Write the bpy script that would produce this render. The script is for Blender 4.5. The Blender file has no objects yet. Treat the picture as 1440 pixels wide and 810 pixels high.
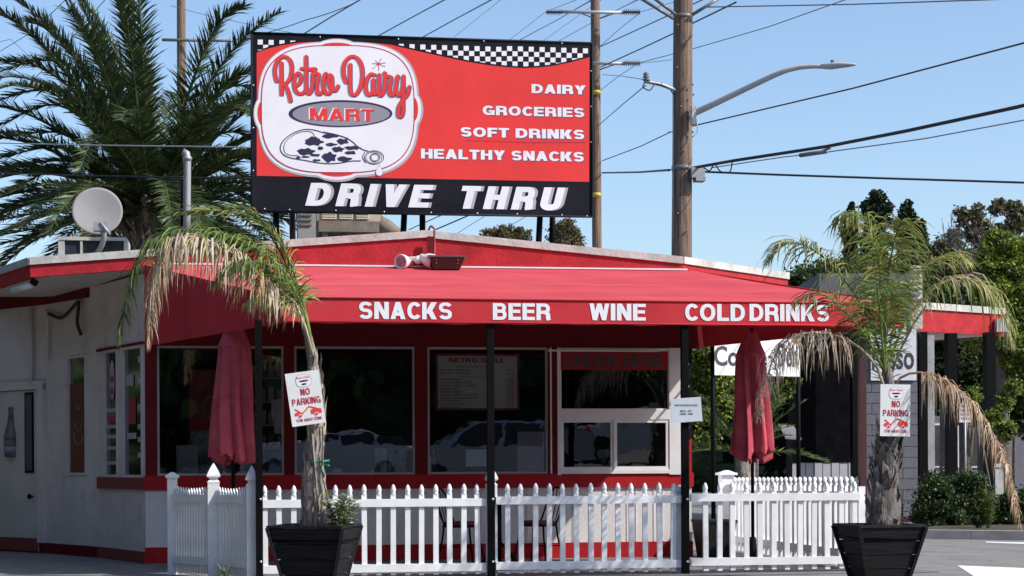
import bpy, bmesh, math, random
from mathutils import Vector, Matrix, geometry
random.seed(7)
R = math.radians
scn = bpy.context.scene
col = scn.collection

# ------------------------------------------------------------------ camera
# World axes: X along the shop front, Y away from the street, Z up, metres.
YAW = math.atan(.15); ROLL = .005; FPX = 2500.0
CAM = Vector((-2.437, -17.694, 1.15))
dv = Vector((math.sin(YAW), math.cos(YAW), 0)); rv = Vector((math.cos(YAW), -math.sin(YAW), 0)); zv = Vector((0, 0, 1))
RX = rv*math.cos(ROLL) - zv*math.sin(ROLL); UP = rv*math.sin(ROLL) + zv*math.cos(ROLL)
cd = bpy.data.cameras.new('camera'); cam = bpy.data.objects.new('camera', cd); col.objects.link(cam)
m = Matrix.Identity(4)
for i in range(3):
    m[i][0] = RX[i]; m[i][1] = UP[i]; m[i][2] = -dv[i]; m[i][3] = CAM[i]
cam.matrix_world = m
cd.sensor_width = 36; cd.lens = FPX/1440*36; cd.shift_y = 245/1440; cd.clip_start = .1; cd.clip_end = 3000
scn.camera = cam
# ------------------------------------------------------------------ sky, sun, exposure
SUN = Vector((1.22, -.70, 1.2)).normalized()
EL = math.asin(SUN.z); AZ = math.atan2(SUN.x, SUN.y)
w = bpy.data.worlds.new('World'); scn.world = w; w.use_nodes = True
nt = w.node_tree; bg = nt.nodes['Background']
sky = nt.nodes.new('ShaderNodeTexSky'); sky.sky_type = 'NISHITA'; sky.sun_disc = False
sky.sun_elevation = EL; sky.sun_rotation = AZ
sky.altitude = 0; sky.air_density = 1.0; sky.dust_density = 1.5; sky.ozone_density = 3.0
nt.links.new(sky.outputs[0], bg.inputs[0]); bg.inputs[1].default_value = .15
sl = bpy.data.lights.new('sun', 'SUN'); sl.energy = 3.9; sl.angle = R(.5); sl.color = (1, .95, .88)
so = bpy.data.objects.new('sun', sl); col.objects.link(so); so.rotation_euler = SUN.to_track_quat('Z', 'Y').to_euler()
so.location = (20, -12, 20)
scn.view_settings.view_transform = 'Standard'; scn.view_settings.look = 'None'
scn.view_settings.exposure = 0.45; scn.view_settings.gamma = 1
scn.cycles.max_bounces = 6; scn.cycles.transparent_max_bounces = 16
scn.cycles.sample_clamp_indirect = 6

# ------------------------------------------------------------------ survey helpers
def ray(px, py): return dv + RX*((px-720)/FPX) + UP*((650-py)/FPX)
def at(px, py, Y=None, Z=None, D=None, X=None):
    r = ray(px, py)
    if Y is not None: t = (Y-CAM.y)/r.y
    elif Z is not None: t = (Z-CAM.z)/r.z
    elif X is not None: t = (X-CAM.x)/r.x
    else: t = D
    return CAM + r*t

# ------------------------------------------------------------------ materials
def mat(name, c, rough=.6, var=.12, scale=6, bump=0, bscale=40, metal=0, spec=.5, c2=None, stretch=None, emit=None, dirt=None):
    M = bpy.data.materials.new(name); M.use_nodes = True
    n = M.node_tree.nodes; l = M.node_tree.links; b = n['Principled BSDF']
    b.inputs['Roughness'].default_value = rough; b.inputs['Metallic'].default_value = metal
    b.inputs['Specular IOR Level'].default_value = spec
    tc = n.new('ShaderNodeTexCoord'); src = tc.outputs['Object']
    if stretch:
        mp = n.new('ShaderNodeMapping'); mp.inputs['Scale'].default_value = stretch; l.new(src, mp.inputs[0]); src = mp.outputs[0]
    nz = n.new('ShaderNodeTexNoise'); nz.inputs['Scale'].default_value = scale; nz.inputs['Detail'].default_value = 6
    nz.inputs['Roughness'].default_value = .65; l.new(src, nz.inputs[0])
    rp = n.new('ShaderNodeValToRGB')
    c2 = c2 or tuple(x*(1-var*1.6) for x in c)
    rp.color_ramp.elements[0].position = .32; rp.color_ramp.elements[1].position = .68
    rp.color_ramp.elements[0].color = (*c2, 1); rp.color_ramp.elements[1].color = (*[min(1, x*(1+var)) for x in c], 1)
    l.new(nz.outputs[0], rp.inputs[0]); out = rp.outputs[0]
    if dirt:   # (colour, scale, threshold)
        n2 = n.new('ShaderNodeTexNoise'); n2.inputs['Scale'].default_value = dirt[1]; n2.inputs['Detail'].default_value = 8; n2.inputs['Roughness'].default_value = .7
        l.new(src, n2.inputs[0])
        r2 = n.new('ShaderNodeValToRGB'); r2.color_ramp.elements[0].position = dirt[2]; r2.color_ramp.elements[1].position = min(1, dirt[2]+.14)
        l.new(n2.outputs[0], r2.inputs[0]); mx = n.new('ShaderNodeMix'); mx.data_type = 'RGBA'
        l.new(r2.outputs[0], mx.inputs[0]); l.new(out, mx.inputs[6]); mx.inputs[7].default_value = (*dirt[0], 1); out = mx.outputs[2]
    l.new(out, b.inputs['Base Color'])
    if bump:
        n3 = n.new('ShaderNodeTexNoise'); n3.inputs['Scale'].default_value = bscale; n3.inputs['Detail'].default_value = 4; l.new(src, n3.inputs[0])
        bp = n.new('ShaderNodeBump'); bp.inputs['Strength'].default_value = bump; bp.inputs['Distance'].default_value = .02
        l.new(n3.outputs[0], bp.inputs['Height']); l.new(bp.outputs[0], b.inputs['Normal'])
    if emit:
        b.inputs['Emission Color'].default_value = (*emit[0], 1); b.inputs['Emission Strength'].default_value = emit[1]
    return M
def leafmat(name, c, var=.35, trans=.25, rough=.5, scale=3):
    M = mat(name, c, rough, var, scale, spec=.35)
    n = M.node_tree.nodes; l = M.node_tree.links; b = n['Principled BSDF']
    t = n.new('ShaderNodeBsdfTranslucent'); src = b.inputs['Base Color'].links[0].from_socket
    l.new(src, t.inputs[0]); mx = n.new('ShaderNodeMixShader'); mx.inputs[0].default_value = trans
    l.new(b.outputs[0], mx.inputs[1]); l.new(t.outputs[0], mx.inputs[2]); l.new(mx.outputs[0], n['Material Output'].inputs[0])
    return M
def glassmat(name, tint, ior=1.5, rough=.0, k=1.0):
    M = bpy.data.materials.new(name); M.use_nodes = True; n = M.node_tree.nodes; l = M.node_tree.links
    n.remove(n['Principled BSDF'])
    tr = n.new('ShaderNodeBsdfTransparent'); tr.inputs[0].default_value = (*tint, 1)
    g = n.new('ShaderNodeBsdfGlossy'); g.inputs['Roughness'].default_value = rough; g.inputs[0].default_value = (k, k, k, 1)
    f = n.new('ShaderNodeFresnel'); f.inputs[0].default_value = ior
    nz = n.new('ShaderNodeTexNoise'); nz.inputs['Scale'].default_value = 1.6; nz.inputs['Detail'].default_value = 3
    tc = n.new('ShaderNodeTexCoord'); l.new(tc.outputs['Object'], nz.inputs[0])
    bp = n.new('ShaderNodeBump'); bp.inputs['Strength'].default_value = .09; bp.inputs['Distance'].default_value = .02
    l.new(nz.outputs[0], bp.inputs['Height']); l.new(bp.outputs[0], g.inputs['Normal'])
    mx = n.new('ShaderNodeMixShader'); l.new(f.outputs[0], mx.inputs[0]); l.new(tr.outputs[0], mx.inputs[1]); l.new(g.outputs[0], mx.inputs[2])
    l.new(mx.outputs[0], n['Material Output'].inputs[0]); return M

M = {}
M['awning'] = mat('awning_red_fabric', (.54, .040, .052), .85, .08, 1.1, .15, 160, spec=.15, c2=(.46, .030, .040), dirt=((.40, .055, .06), 2.2, .56))
M['awning_top'] = mat('pinker_awning_top_fabric', (.51, .074, .088), .9, .06, .9, .2, 30, spec=.1, c2=(.44, .052, .064), stretch=(.35, 2.2, 1), dirt=((.52, .115, .12), 2.4, .55))  # canopy top cloth, paler and pinker than the valance
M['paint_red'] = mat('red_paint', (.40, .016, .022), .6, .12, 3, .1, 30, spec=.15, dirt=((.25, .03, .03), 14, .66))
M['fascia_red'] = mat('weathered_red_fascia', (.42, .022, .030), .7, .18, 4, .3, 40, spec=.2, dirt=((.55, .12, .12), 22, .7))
M['dark_red'] = mat('dark_red_paint_with_shade', (.14, .008, .013), .6, .15, 3, .1, 30, spec=.15)  # dark red trim; on mullions and header the darkness imitates awning shade
M['cap'] = mat('weathered_white_roof_trim', (.50, .49, .46), .7, .18, 3, .3, 25, dirt=((.22, .2, .18), 9, .62))
M['white_wall'] = mat('white_stucco_wall', (.68, .66, .66), .85, .06, 2, .25, 60, dirt=((.42, .40, .40), 5, .68))
M['grimy_shaded_wall'] = mat('grimy_shaded_side_wall', (.66, .585, .55), .9, .07, 2, .45, 55, spec=.2, dirt=((.50, .43, .40), 2.2, .56))  # off-white with dirt blotches, toned darker to carry the side walls' shade
M['white_trim'] = mat('white_window_trim', (.74, .74, .74), .45, .05, 3)
M['alu'] = mat('dull_aluminium_frame', (.34, .33, .33), .5, .1, 4)
M['vinyl'] = mat('white_vinyl_fence', (.79, .80, .82), .4, .07, 5, dirt=((.50, .49, .46), 11, .66))
M['black_steel'] = mat('black_painted_steel', (.004, .004, .005), .6, .2, 10, spec=.08)
M['bolt'] = mat('zinc_bolt', (.6, .6, .62), .35, .1, 10, metal=.8)
M['sign_black'] = mat('sign_black', (.012, .012, .018), .5, .35, 1.2, .3, 1.2, spec=.12)
M['sign_red'] = mat('sign_red', (.72, .046, .044), .6, .07, .9, .35, 1.1, spec=.2)
M['sign_white'] = mat('sign_white', (.78, .77, .81), .5, .05, 1, .25, 1.1)
M['sign_gray'] = mat('sign_grey', (.26, .25, .30), .5, .04, 1)
M['sign_mid'] = mat('sign_mid_grey', (.42, .38, .42), .5, .05, 1)
M['sign_navy'] = mat('sign_navy', (.016, .016, .06), .5, .05, 1)
M['sign_plum'] = mat('sign_plum_shadow', (.18, .06, .16), .5, .05, 1)
M['letter_white'] = mat('white_vinyl_lettering', (.80, .80, .84), .5, .03, 2)
M['sign_crimson'] = mat('crimson_lettering', (.42, .02, .05), .5, .05, 1)
M['sign_pale'] = mat('pale_sign_plate', (.70, .72, .72), .4, .04, 3)
M['hours_plate'] = mat('pale_blue_grey_plate', (.55, .60, .68), .4, .04, 3)
M['glass'] = glassmat('window_glass', (.93, .94, .94), 1.75)
M['glass_dark'] = glassmat('tinted_glass', (.35, .36, .37), 1.75)
M['glass_side'] = glassmat('grimy_glass', (.45, .43, .42), 1.45, .08, .35)
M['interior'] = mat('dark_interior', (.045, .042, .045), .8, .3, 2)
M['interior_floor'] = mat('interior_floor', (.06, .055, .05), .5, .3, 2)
M['umbrella'] = mat('umbrella_fabric', (.47, .085, .115), .95, .16, 4, .25, 60, spec=.05, dirt=((.50, .16, .18), 3, .6))
M['wood_pole'] = mat('weathered_pole_wood', (.21, .14, .10), .85, .35, 3, .8, 14, stretch=(9, 9, .35), c2=(.06, .038, .028), dirt=((.03, .02, .016), 5, .66))
M['lamp_grey'] = mat('grey_lamp_metal', (.45, .45, .46), .45, .05, 4)
M['galv'] = mat('galvanised_metal', (.36, .36, .37), .5, .12, 6, metal=.4)
M['wire'] = mat('black_wire', (.02, .02, .025), .6, .1, 3)
M['wire_grey'] = mat('grey_wire', (.20, .22, .25), .6, .1, 3)
M['insul'] = mat('insulator', (.16, .15, .15), .3, .1, 3)
M['asphalt'] = mat('asphalt', (.21, .205, .195), .9, .14, 2.3, .6, 90, dirt=((.085, .083, .08), 2.6, .57))
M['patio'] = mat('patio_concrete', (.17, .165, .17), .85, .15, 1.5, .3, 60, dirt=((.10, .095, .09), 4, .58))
M['concrete'] = mat('concrete_kerb', (.38, .37, .35), .85, .12, 4, .3, 50)
M['road_paint'] = mat('worn_road_paint', (.72, .72, .72), .7, .06, 8, dirt=((.30, .30, .30), 26, .64))
M['soil'] = mat('soil', (.07, .055, .035), .95, .3, 12, .8, 40)
M['planter'] = mat('black_stained_planter_wood', (.012, .012, .014), .7, .5, 5, .35, 26, stretch=(1, 1, 8), spec=.2, c2=(.004, .004, .005), dirt=((.045, .04, .036), 9, .64))
M['trunk'] = mat('palm_trunk_fibre', (.34, .30, .27), .75, .3, 7, .9, 22, stretch=(3, 3, .7), c2=(.045, .038, .036))
M['order_red'] = mat('dark_order_red', (.34, .02, .025), .6, .1, 3, spec=.15)  # much darker red than the billboard
M['trunk_dk'] = mat('dark_peeling_fibre', (.20, .175, .16), .6, .3, 9, .9, 26, stretch=(3, 3, .6), c2=(.02, .017, .016))
M['trunk_lt'] = mat('dry_palm_sheath', (.46, .38, .31), .9, .25, 8, .6, 30, stretch=(4, 4, .6), c2=(.10, .07, .05))
M['shaft'] = mat('green_palm_shaft', (.12, .16, .06), .5, .3, 8, stretch=(4, 4, .6))
M['frond'] = leafmat('palm_leaf_green', (.23, .32, .075), .5, .4, .38)
M['frond_dk'] = leafmat('palm_leaf_dark', (.075, .105, .034), .45, .2, .42)
M['frond_yel'] = leafmat('palm_leaf_yellowing', (.46, .42, .13), .3, .35)
M['frond_dead'] = leafmat('palm_leaf_dead', (.56, .47, .36), .25, .25, .8)
M['frond_brown'] = leafmat('palm_leaf_brown', (.40, .26, .16), .35, .15, .8)
M['leaf_a'] = leafmat('leaf_mid_green', (.095, .145, .035))
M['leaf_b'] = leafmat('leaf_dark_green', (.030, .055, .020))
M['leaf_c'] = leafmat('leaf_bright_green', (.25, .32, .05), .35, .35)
M['leaf_cy'] = leafmat('cypress_green', (.022, .040, .020), trans=.1)
M['leaf_red'] = leafmat('leaf_reddish', (.16, .070, .045))
M['leaf_brn'] = leafmat('leaf_magnolia_brown', (.23, .18, .125))
M['leaf_sil'] = leafmat('leaf_silvery', (.32, .38, .28))
M['bark'] = mat('tree_bark', (.12, .095, .075), .9, .3, 6, .5, 20)
M['twig'] = mat('bare_twigs', (.11, .09, .085), .9, .2, 6)
M['green_tie'] = mat('green_tie_tape', (.01, .20, .12), .5, .1, 3)
M['block'] = mat('painted_block_grey', (.155, .155, .175), .8, .08, 3, .3, 40)
M['mortar'] = mat('block_joint_grey', (.12, .12, .135), .9, .08, 3)
M['board_grey'] = mat('grey_siding', (.32, .32, .35), .7, .06, 3)
M['screen'] = mat('black_shade_screen', (.005, .005, .006), 1, .3, 4, spec=.02)
M['banner'] = mat('white_banner_vinyl', (.76, .77, .80), .5, .03, 2)
M['banner_ink'] = mat('banner_black_ink', (.05, .05, .065), .6, .1, 3)
M['maroon'] = mat('maroon_post_paint', (.06, .012, .014), .5, .2, 4)
M['beige'] = mat('beige_cooler_metal', (.48, .42, .33), .6, .12, 3, dirt=((.22, .15, .10), 6, .6))
M['rust'] = mat('rusty_tank', (.20, .17, .14), .8, .3, 3, dirt=((.16, .07, .035), 4, .52))
M['dish'] = mat('dish_grey', (.27, .26, .26), .85, .05, 3, dirt=((.32, .30, .28), 7, .66))
M['fluoro'] = mat('fluorescent_tube', (.75, .75, .76), .4, .03, 3)
M['floodlight'] = mat('white_flood_housing', (.76, .74, .72), .4, .05, 3)
M['rubber'] = mat('tyre_rubber', (.015, .015, .016), .8, .1, 10)
M['car_silver'] = mat('silver_car_paint', (.42, .45, .50), .25, .03, 2, metal=.4)
M['car_white'] = mat('white_car_paint', (.65, .67, .70), .25, .03, 2)
M['tail'] = mat('red_tail_lens', (.6, .03, .03), .15, .05, 3)
M['chrome'] = mat('chrome', (.7, .7, .7), .12, .02, 3, metal=1)
M['seat_red'] = mat('dark_red_cushion', (.22, .02, .03), .7, .15, 6)
M['chair_brown'] = mat('brown_chair_slats', (.10, .055, .04), .6, .2, 6)
M['terracotta'] = mat('terracotta_side_sill', (.22, .045, .032), .7, .1, 4)
M['cooler_red'] = mat('cooler_red', (.40, .02, .025), .4, .1, 3)
M['poster'] = mat('faded_poster', (.40, .36, .34), .6, .35, 14)
M['brass'] = mat('brass', (.5, .33, .12), .35, .1, 4, metal=.8)
M['skin_glass'] = M['glass']

# ------------------------------------------------------------------ mesh helpers
ORG = {}
def tag(o, label=None, cat=None, group=None, kind=None):
    if label: o['label'] = label
    if cat: o['category'] = cat
    if group: o['group'] = group
    if kind: o['kind'] = kind
    return o
def thing(name, loc, label, cat, group=None):
    o = bpy.data.objects.new(name, None); o.empty_display_size = .2; col.objects.link(o)
    o.location = loc; ORG[o] = Vector(loc); return tag(o, label, cat, group)
class MB:
    def __init__(s): s.v = []; s.f = []; s.m = []; s.sm = []
    def add(s, vs, fs, mi=0, smooth=False):
        b = len(s.v); s.v += [tuple(v) for v in vs]
        for f in fs: s.f.append(tuple(b+i for i in f)); s.m.append(mi); s.sm.append(smooth)
    def box(s, x0, x1, y0, y1, z0, z1, mi=0, M4=None):
        vs = [Vector((x, y, z)) for x in (x0, x1) for y in (y0, y1) for z in (z0, z1)]
        if M4 is not None: vs = [M4 @ v for v in vs]
        s.add(vs, [(0, 1, 3, 2), (4, 6, 7, 5), (0, 4, 5, 1), (2, 3, 7, 6), (0, 2, 6, 4), (1, 5, 7, 3)], mi)
        return s
    def hexa(s, lo, hi, mi=0):      # lo, hi: 4 points each
        n = len(lo); vs = list(lo)+list(hi)
        fs = [tuple(range(n))[::-1], tuple(range(n, 2*n))]+[(i, (i+1) % n, n+(i+1) % n, n+i) for i in range(n)]
        s.add(vs, fs, mi); return s
    def tube(s, pts, rad, n=6, mi=0, smooth=True, cap=True):
        pts = [Vector(p) for p in pts]; k = len(pts)
        if not hasattr(rad, '__len__'): rad = [rad]*k
        ref = None; vs = []
        for i, p in enumerate(pts):
            t = (pts[min(i+1, k-1)]-pts[max(i-1, 0)]).normalized()
            if ref is None: ref = t.orthogonal().normalized()
            else:
                ref = (ref - t*ref.dot(t))
                ref = ref.normalized() if ref.length > 1e-6 else t.orthogonal().normalized()
            b = t.cross(ref)
            for j in range(n):
                a = 2*math.pi*j/n; vs.append(p+(ref*math.cos(a)+b*math.sin(a))*rad[i])
        fs = [(i*n+j, i*n+(j+1) % n, (i+1)*n+(j+1) % n, (i+1)*n+j) for i in range(k-1) for j in range(n)]
        if cap: fs += [tuple(range(n))[::-1], tuple(range((k-1)*n, k*n))]
        s.add(vs, fs, mi, smooth); return s
    def lathe(s, c, prof, n=12, mi=0, smooth=True, axis=None, sq=0, rot=0):
        c = Vector(c); q = Matrix.Identity(3) if axis is None else Vector(axis).to_track_quat('Z', 'Y').to_matrix()
        vs = []
        for (r, z) in prof:
            for j in range(n):
                a = 2*math.pi*j/n+rot; vs.append(c+q @ Vector((r*math.cos(a), r*math.sin(a), z)))
        k = len(prof)
        fs = [(i*n+j, i*n+(j+1) % n, (i+1)*n+(j+1) % n, (i+1)*n+j) for i in range(k-1) for j in range(n)]
        fs += [tuple(range(n))[::-1], tuple(range((k-1)*n, k*n))]
        s.add(vs, fs, mi, smooth); return s
    def ngon(s, pts, th=None, mi=0):     # flat outline, optionally thickened along vector th
        pts = [Vector(p) for p in pts]; n = len(pts)
        if th is None: s.add(pts, [tuple(range(n))], mi); return s
        th = Vector(th); s.add(pts+[p+th for p in pts], [tuple(range(n)), tuple(range(n, 2*n))[::-1]]+[(i, n+i, n+(i+1) % n, (i+1) % n) for i in range(n)], mi); return s
    def mesh(s, name, mats, off=Vector()):
        me = bpy.data.meshes.new(name); me.from_pydata([tuple(Vector(v)-off) for v in s.v], [], s.f)
        for mm in (mats if isinstance(mats, (list, tuple)) else [mats]): me.materials.append(mm)
        me.polygons.foreach_set('material_index', s.m); me.polygons.foreach_set('use_smooth', s.sm)
        me.update(); me.validate(); return me
    def build(s, name, mats, parent=None, **kw):
        off = ORG.get(parent, Vector()) if parent is not None else Vector()
        if parent is None and s.v:
            xs = [v[0] for v in s.v]; ys = [v[1] for v in s.v]; zs = [v[2] for v in s.v]
            off = Vector(((min(xs)+max(xs))/2, (min(ys)+max(ys))/2, min(zs)))
        o = bpy.data.objects.new(name, s.mesh(name, mats, off)); col.objects.link(o)
        if parent is not None: o.parent = parent; ORG[o] = off
        else: o.location = off; ORG[o] = off
        return tag(o, kw.get('label'), kw.get('cat'), kw.get('group'), kw.get('kind'))
def inst(name, me, parent, loc, rot=None, scale=None):
    o = bpy.data.objects.new(name, me); col.objects.link(o); o.parent = parent
    o.location = Vector(loc)-(ORG[parent] if parent is not None else Vector())
    if rot: o.rotation_euler = rot
    if scale: o.scale = scale
    return o
def copy_tree(o, parent=None):
    c = o.copy(); col.objects.link(c); c.parent = parent
    for ch in list(o.children): copy_tree(ch, c)
    return c
def smooth_path(pts, n=24):
    P = [Vector(p) for p in pts]; P = [P[0]*2-P[1]]+P+[P[-1]*2-P[-2]]; out = []
    segs = len(P)-3
    for i in range(n+1):
        u = i/n*segs; k = min(int(u), segs-1); t = u-k; a, b, c, d = P[k:k+4]
        out.append(.5*((2*b)+(-a+c)*t+(2*a-5*b+4*c-d)*t*t+(-a+3*b-3*c+d)*t**3))
    return out
class Wall:
    """vertical wall line from plan point A to B; s metres along it, o metres out towards the street"""
    def __init__(s, A, B):
        s.A = Vector((A[0], A[1], 0)); s.B = Vector((B[0], B[1], 0)); s.u = (s.B-s.A).normalized(); s.L = (s.B-s.A).length
        s.n = s.u.cross(zv)          # for +X direction this is -Y
    def sz(s, px, py):
        r = ray(px, py); t = (s.A-CAM).dot(s.n)/r.dot(s.n); p = CAM+r*t
        return (p-s.A).dot(s.u), p.z
    def pt(s, a, o, z): return s.A+s.u*a+s.n*o+zv*z
    def box(s, mb, s0, s1, z0, z1, o0, o1, mi=0):
        lo = [s.pt(s0, o0, z0), s.pt(s1, o0, z0), s.pt(s1, o1, z0), s.pt(s0, o1, z0)]
        return mb.hexa(lo, [p+zv*(z1-z0) for p in lo], mi)
_tc = {}
def text_geo(body, bold=0.0, shear=0.0, space=1.0):
    k = (body, bold, shear, space)
    if k not in _tc:
        cu = bpy.data.curves.new('t', 'FONT'); cu.body = body; cu.size = 1; cu.offset = bold; cu.shear = shear; cu.space_character = space
        cu.resolution_u = 3; cu.extrude = .0
        o = bpy.data.objects.new('t', cu); col.objects.link(o); bpy.context.view_layer.update()
        me = bpy.data.meshes.new_from_object(o.evaluated_get(bpy.context.evaluated_depsgraph_get()))
        vs = [v.co.copy() for v in me.vertices]; fs = [tuple(p.vertices) for p in me.polygons]
        col.objects.unlink(o); bpy.data.objects.remove(o); bpy.data.meshes.remove(me)
        _tc[k] = (vs, fs)
    return _tc[k]
def arc(cx, cy, rx, ry, a0, a1, n=14, e=2.35):
    out = []
    for i in range(n+1):
        t = R(a0+(a1-a0)*i/n); c_, s_ = math.cos(t), math.sin(t)
        out.append((cx+rx*math.copysign(abs(c_)**(2/e), c_), cy+ry*math.copysign(abs(s_)**(2/e), s_)))
    return out
def glyph(ch, t):
    """heavy grotesque capitals drawn as thick strokes ('s') and slabs ('p'); cap height 1"""
    h = t/2; q = t*1.02; th = t*.86; g = th/2      # th: thickness of horizontals
    ry = (1-th)/4; S = lambda *a: ('s', list(a), t); Hh = lambda x0, x1, y: ('p', [(x0, y-g), (x1, y-g), (x1, y+g), (x0, y+g)])
    V = lambda x, y0=0, y1=1: ('p', [(x, y0), (x+t, y0), (x+t, y1), (x, y1)])
    D = lambda x0, y0, x1, y1, w=q: ('p', [(x0, y0), (x0+w, y0), (x1+w, y1), (x1, y1)])
    if ch == 'S': W = .68; return W, [('s', arc(W/2, .5+ry, W/2-h, ry, 18, 270)+arc(W/2, .5-ry, W/2-h, ry, 90, -162)[1:], th)]
    if ch == 'C': W = .74; return W*.90, [('s', arc(W/2, .5, W/2-h, .5-g, 38, 322, 26, 2.15), th*1.04)]
    if ch == 'G': W = .77; return W, [('s', arc(W/2, .5, W/2-h, .5-g, 38, 318, 26, 2.15), th*1.04), ('p', [(W*.52, .34), (W, .34), (W, .52), (W*.52, .52)]), ('p', [(W-t*.8, 0), (W, 0), (W, .36), (W-t*.8, .36)])]
    if ch in 'O0Q': W = .80 if ch != '0' else .58; return W, [('c', arc(W/2, .5, W/2-h, .5-g, 0, 360, 32, 2.15), th*1.04)]
    if ch == 'D': W = .74; return W, [V(0), ('s', [(t*.5, 1-g), (W*.42, 1-g)]+arc(W*.42, .5, W*.58-h, .5-g, 90, -90, 16, 2.2)[1:-1]+[(W*.42, g), (t*.5, g)], th*1.03)]
    if ch in 'PRB':
        W = .72 if ch != 'P' else .68; m_ = .47 if ch != 'B' else .52; r_ = (1-g-m_)/2; out = [V(0), ('s', [(t*.5, 1-g), (W*.55, 1-g)]+arc(W*.55, m_+r_, W*(.43 if ch != 'B' else .40)-h, r_, 90, -90, 10)[1:-1]+[(W*.55, m_), (t*.5, m_)], th)]
        if ch == 'B': r2 = (m_-g)/2; out.append(('s', [(t*.5, m_-.001), (W*.55, m_-.001)]+arc(W*.55, g+r2, W*.45-h, r2, 90, -90, 10)[1:-1]+[(W*.55, g), (t*.5, g)], th))
        if ch == 'R': out.append(('s', [(W*.5, m_), (W*.74, m_-.02), (W-h-.02, m_-.14), (W-h, .1), (W-h+.02, 0)], t))
        return W, out
    if ch == 'N': W = .72; return W, [V(0), V(W-t), ('p', [(0, 1), (t*1.12, 1), (W, 0), (W-t*1.12, 0)])]
    if ch == 'M': W = .86; return W, [V(0), V(W-t), ('p', [(0, 1), (t*1.2, 1), (W/2+t*.42, 0), (W/2-t*.42, 0)]), ('p', [(W, 1), (W-t*1.2, 1), (W/2-t*.42, 0), (W/2+t*.42, 0)])]
    if ch == 'A': W = .74; return W, [D(0, 0, W/2-q*.5, 1), D(W-q, 0, W/2-q*.5, 1), Hh(W*.2, W*.8, .29)]
    if ch == 'V': W = .70; return W, [D(W/2-q*.5, 0, 0, 1), D(W/2-q*.5, 0, W-q, 1)]
    if ch == 'W': W = .98; z = t*.95; return W, [D(W*.27-z/2, 0, 0, 1, z), D(W*.27-z/2, 0, W/2-z/2, 1, z), D(W*.73-z/2, 0, W/2-z/2, 1, z), D(W*.73-z/2, 0, W-z, 1, z)]
    if ch == 'K': W = .74; return W, [V(0), D(t*.6, .33, W-t*1.3, 1, t*1.25), D(W-t*1.25, 0, W*.30, .56, t*1.2)]
    if ch == 'Y': W = .72; return W, [V(W/2-h, 0, .45), D(W/2-h, .38, 0, 1, t*1.08), D(W/2-h, .38, W-t*1.08, 1, t*1.08)]
    if ch == 'I': return t, [V(0)]
    if ch == 'L': W = .60; return W, [V(0), Hh(t, W, g)]
    if ch == 'E': W = .64; return W, [V(0), Hh(t, W, g), Hh(t, W*.94, .515), Hh(t, W, 1-g)]
    if ch == 'F': W = .60; return W, [V(0), Hh(t, W*.92, .49), Hh(t, W, 1-g)]
    if ch == 'T': W = .64; return W, [V(W/2-h, 0, 1-th), Hh(0, W, 1-g)]
    if ch == 'H': W = .72; return W, [V(0), V(W-t), Hh(t, W-t, .52)]
    if ch == 'U': W = .72; return W, [('s', [(h, 1), (h, .34)]+arc(W/2, .34, W/2-h, .34-g, 180, 360, 14)[1:-1]+[(W-h, .34), (W-h, 1)], t)]
    if ch == 'Z': W = .64; return W, [Hh(0, W, g), Hh(0, W, 1-g), D(0, th, W-q*1.15, 1-th, q*1.15)]
    if ch == '4': W = .6; return W, [V(W*.55), Hh(0, W*1.12, .25), D(0, .25, W*.55, 1, t*.9)]
    return .3, []
def stroke_poly(pts, w, closed=False):
    n = len(pts); P = [Vector((p[0], p[1], 0)) for p in pts]
    if closed: P = P[:-1]; n -= 1
    L, Rr = [], []
    for i in range(n):
        a = P[i-1] if (i or closed) else None; b = P[(i+1) % n] if (i < n-1 or closed) else None
        d0 = (P[i]-a).normalized() if a is not None else (b-P[i]).normalized(); d1 = (b-P[i]).normalized() if b is not None else d0
        d = (d0+d1).normalized(); k_ = 1/max(.55, d.dot(d0)); nn = Vector((-d.y, d.x, 0))*w/2*k_; L.append(P[i]+nn); Rr.append(P[i]-nn)
    m_ = n if closed else n-1
    return L+Rr, [(i, (i+1) % n, n+(i+1) % n, n+i) for i in range(m_)]
def text_heavy(body, t=.2, shear=0.0, track=.08):
    x = 0; groups = []; marks = []
    for ch in body:
        if ch == ' ': x += .32; continue
        W, prims = glyph(ch, t)
        for i, pr in enumerate(prims):
            if pr[0] == 'p': vs = [Vector((a, b, 0)) for a, b in pr[1]]; fs = [tuple(range(len(vs)))]
            else: vs, fs = stroke_poly(pr[1], pr[2], pr[0] == 'c')
            groups.append(([Vector((v.x+x+shear*v.y, v.y, i*.0005)) for v in vs], fs, len(marks)))
        marks.append(ch); x += W+track
    return groups
def text_on(mb, body, P0, U, V, wid, hgt, bold=.0, shear=0, space=1.0, mi=0, heavy=None):
    """letters filling the box from P0 (lower left) with unit vectors U, V, wid by hgt metres"""
    if heavy:
        gs = text_heavy(body, heavy, shear, .08*space); av = [v for g in gs for v in g[0]]; N = U.cross(V)
        x0 = min(v.x for v in av); x1 = max(v.x for v in av)
        for vs, fs, k in gs: (mb[k] if isinstance(mb, dict) else mb).add([P0+U*((v.x-x0)/(x1-x0)*wid)+V*(v.y*hgt)+N*v.z for v in vs], fs, mi)
        return mb
    vs, fs = text_geo(body, bold, shear, space)
    x0 = min(v.x for v in vs); x1 = max(v.x for v in vs); y0 = min(v.y for v in vs); y1 = max(v.y for v in vs)
    mb.add([P0+U*((v.x-x0)/(x1-x0)*wid)+V*((v.y-y0)/(y1-y0)*hgt) for v in vs], fs, mi)
    return mb
XV = Vector((1, 0, 0))
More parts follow.
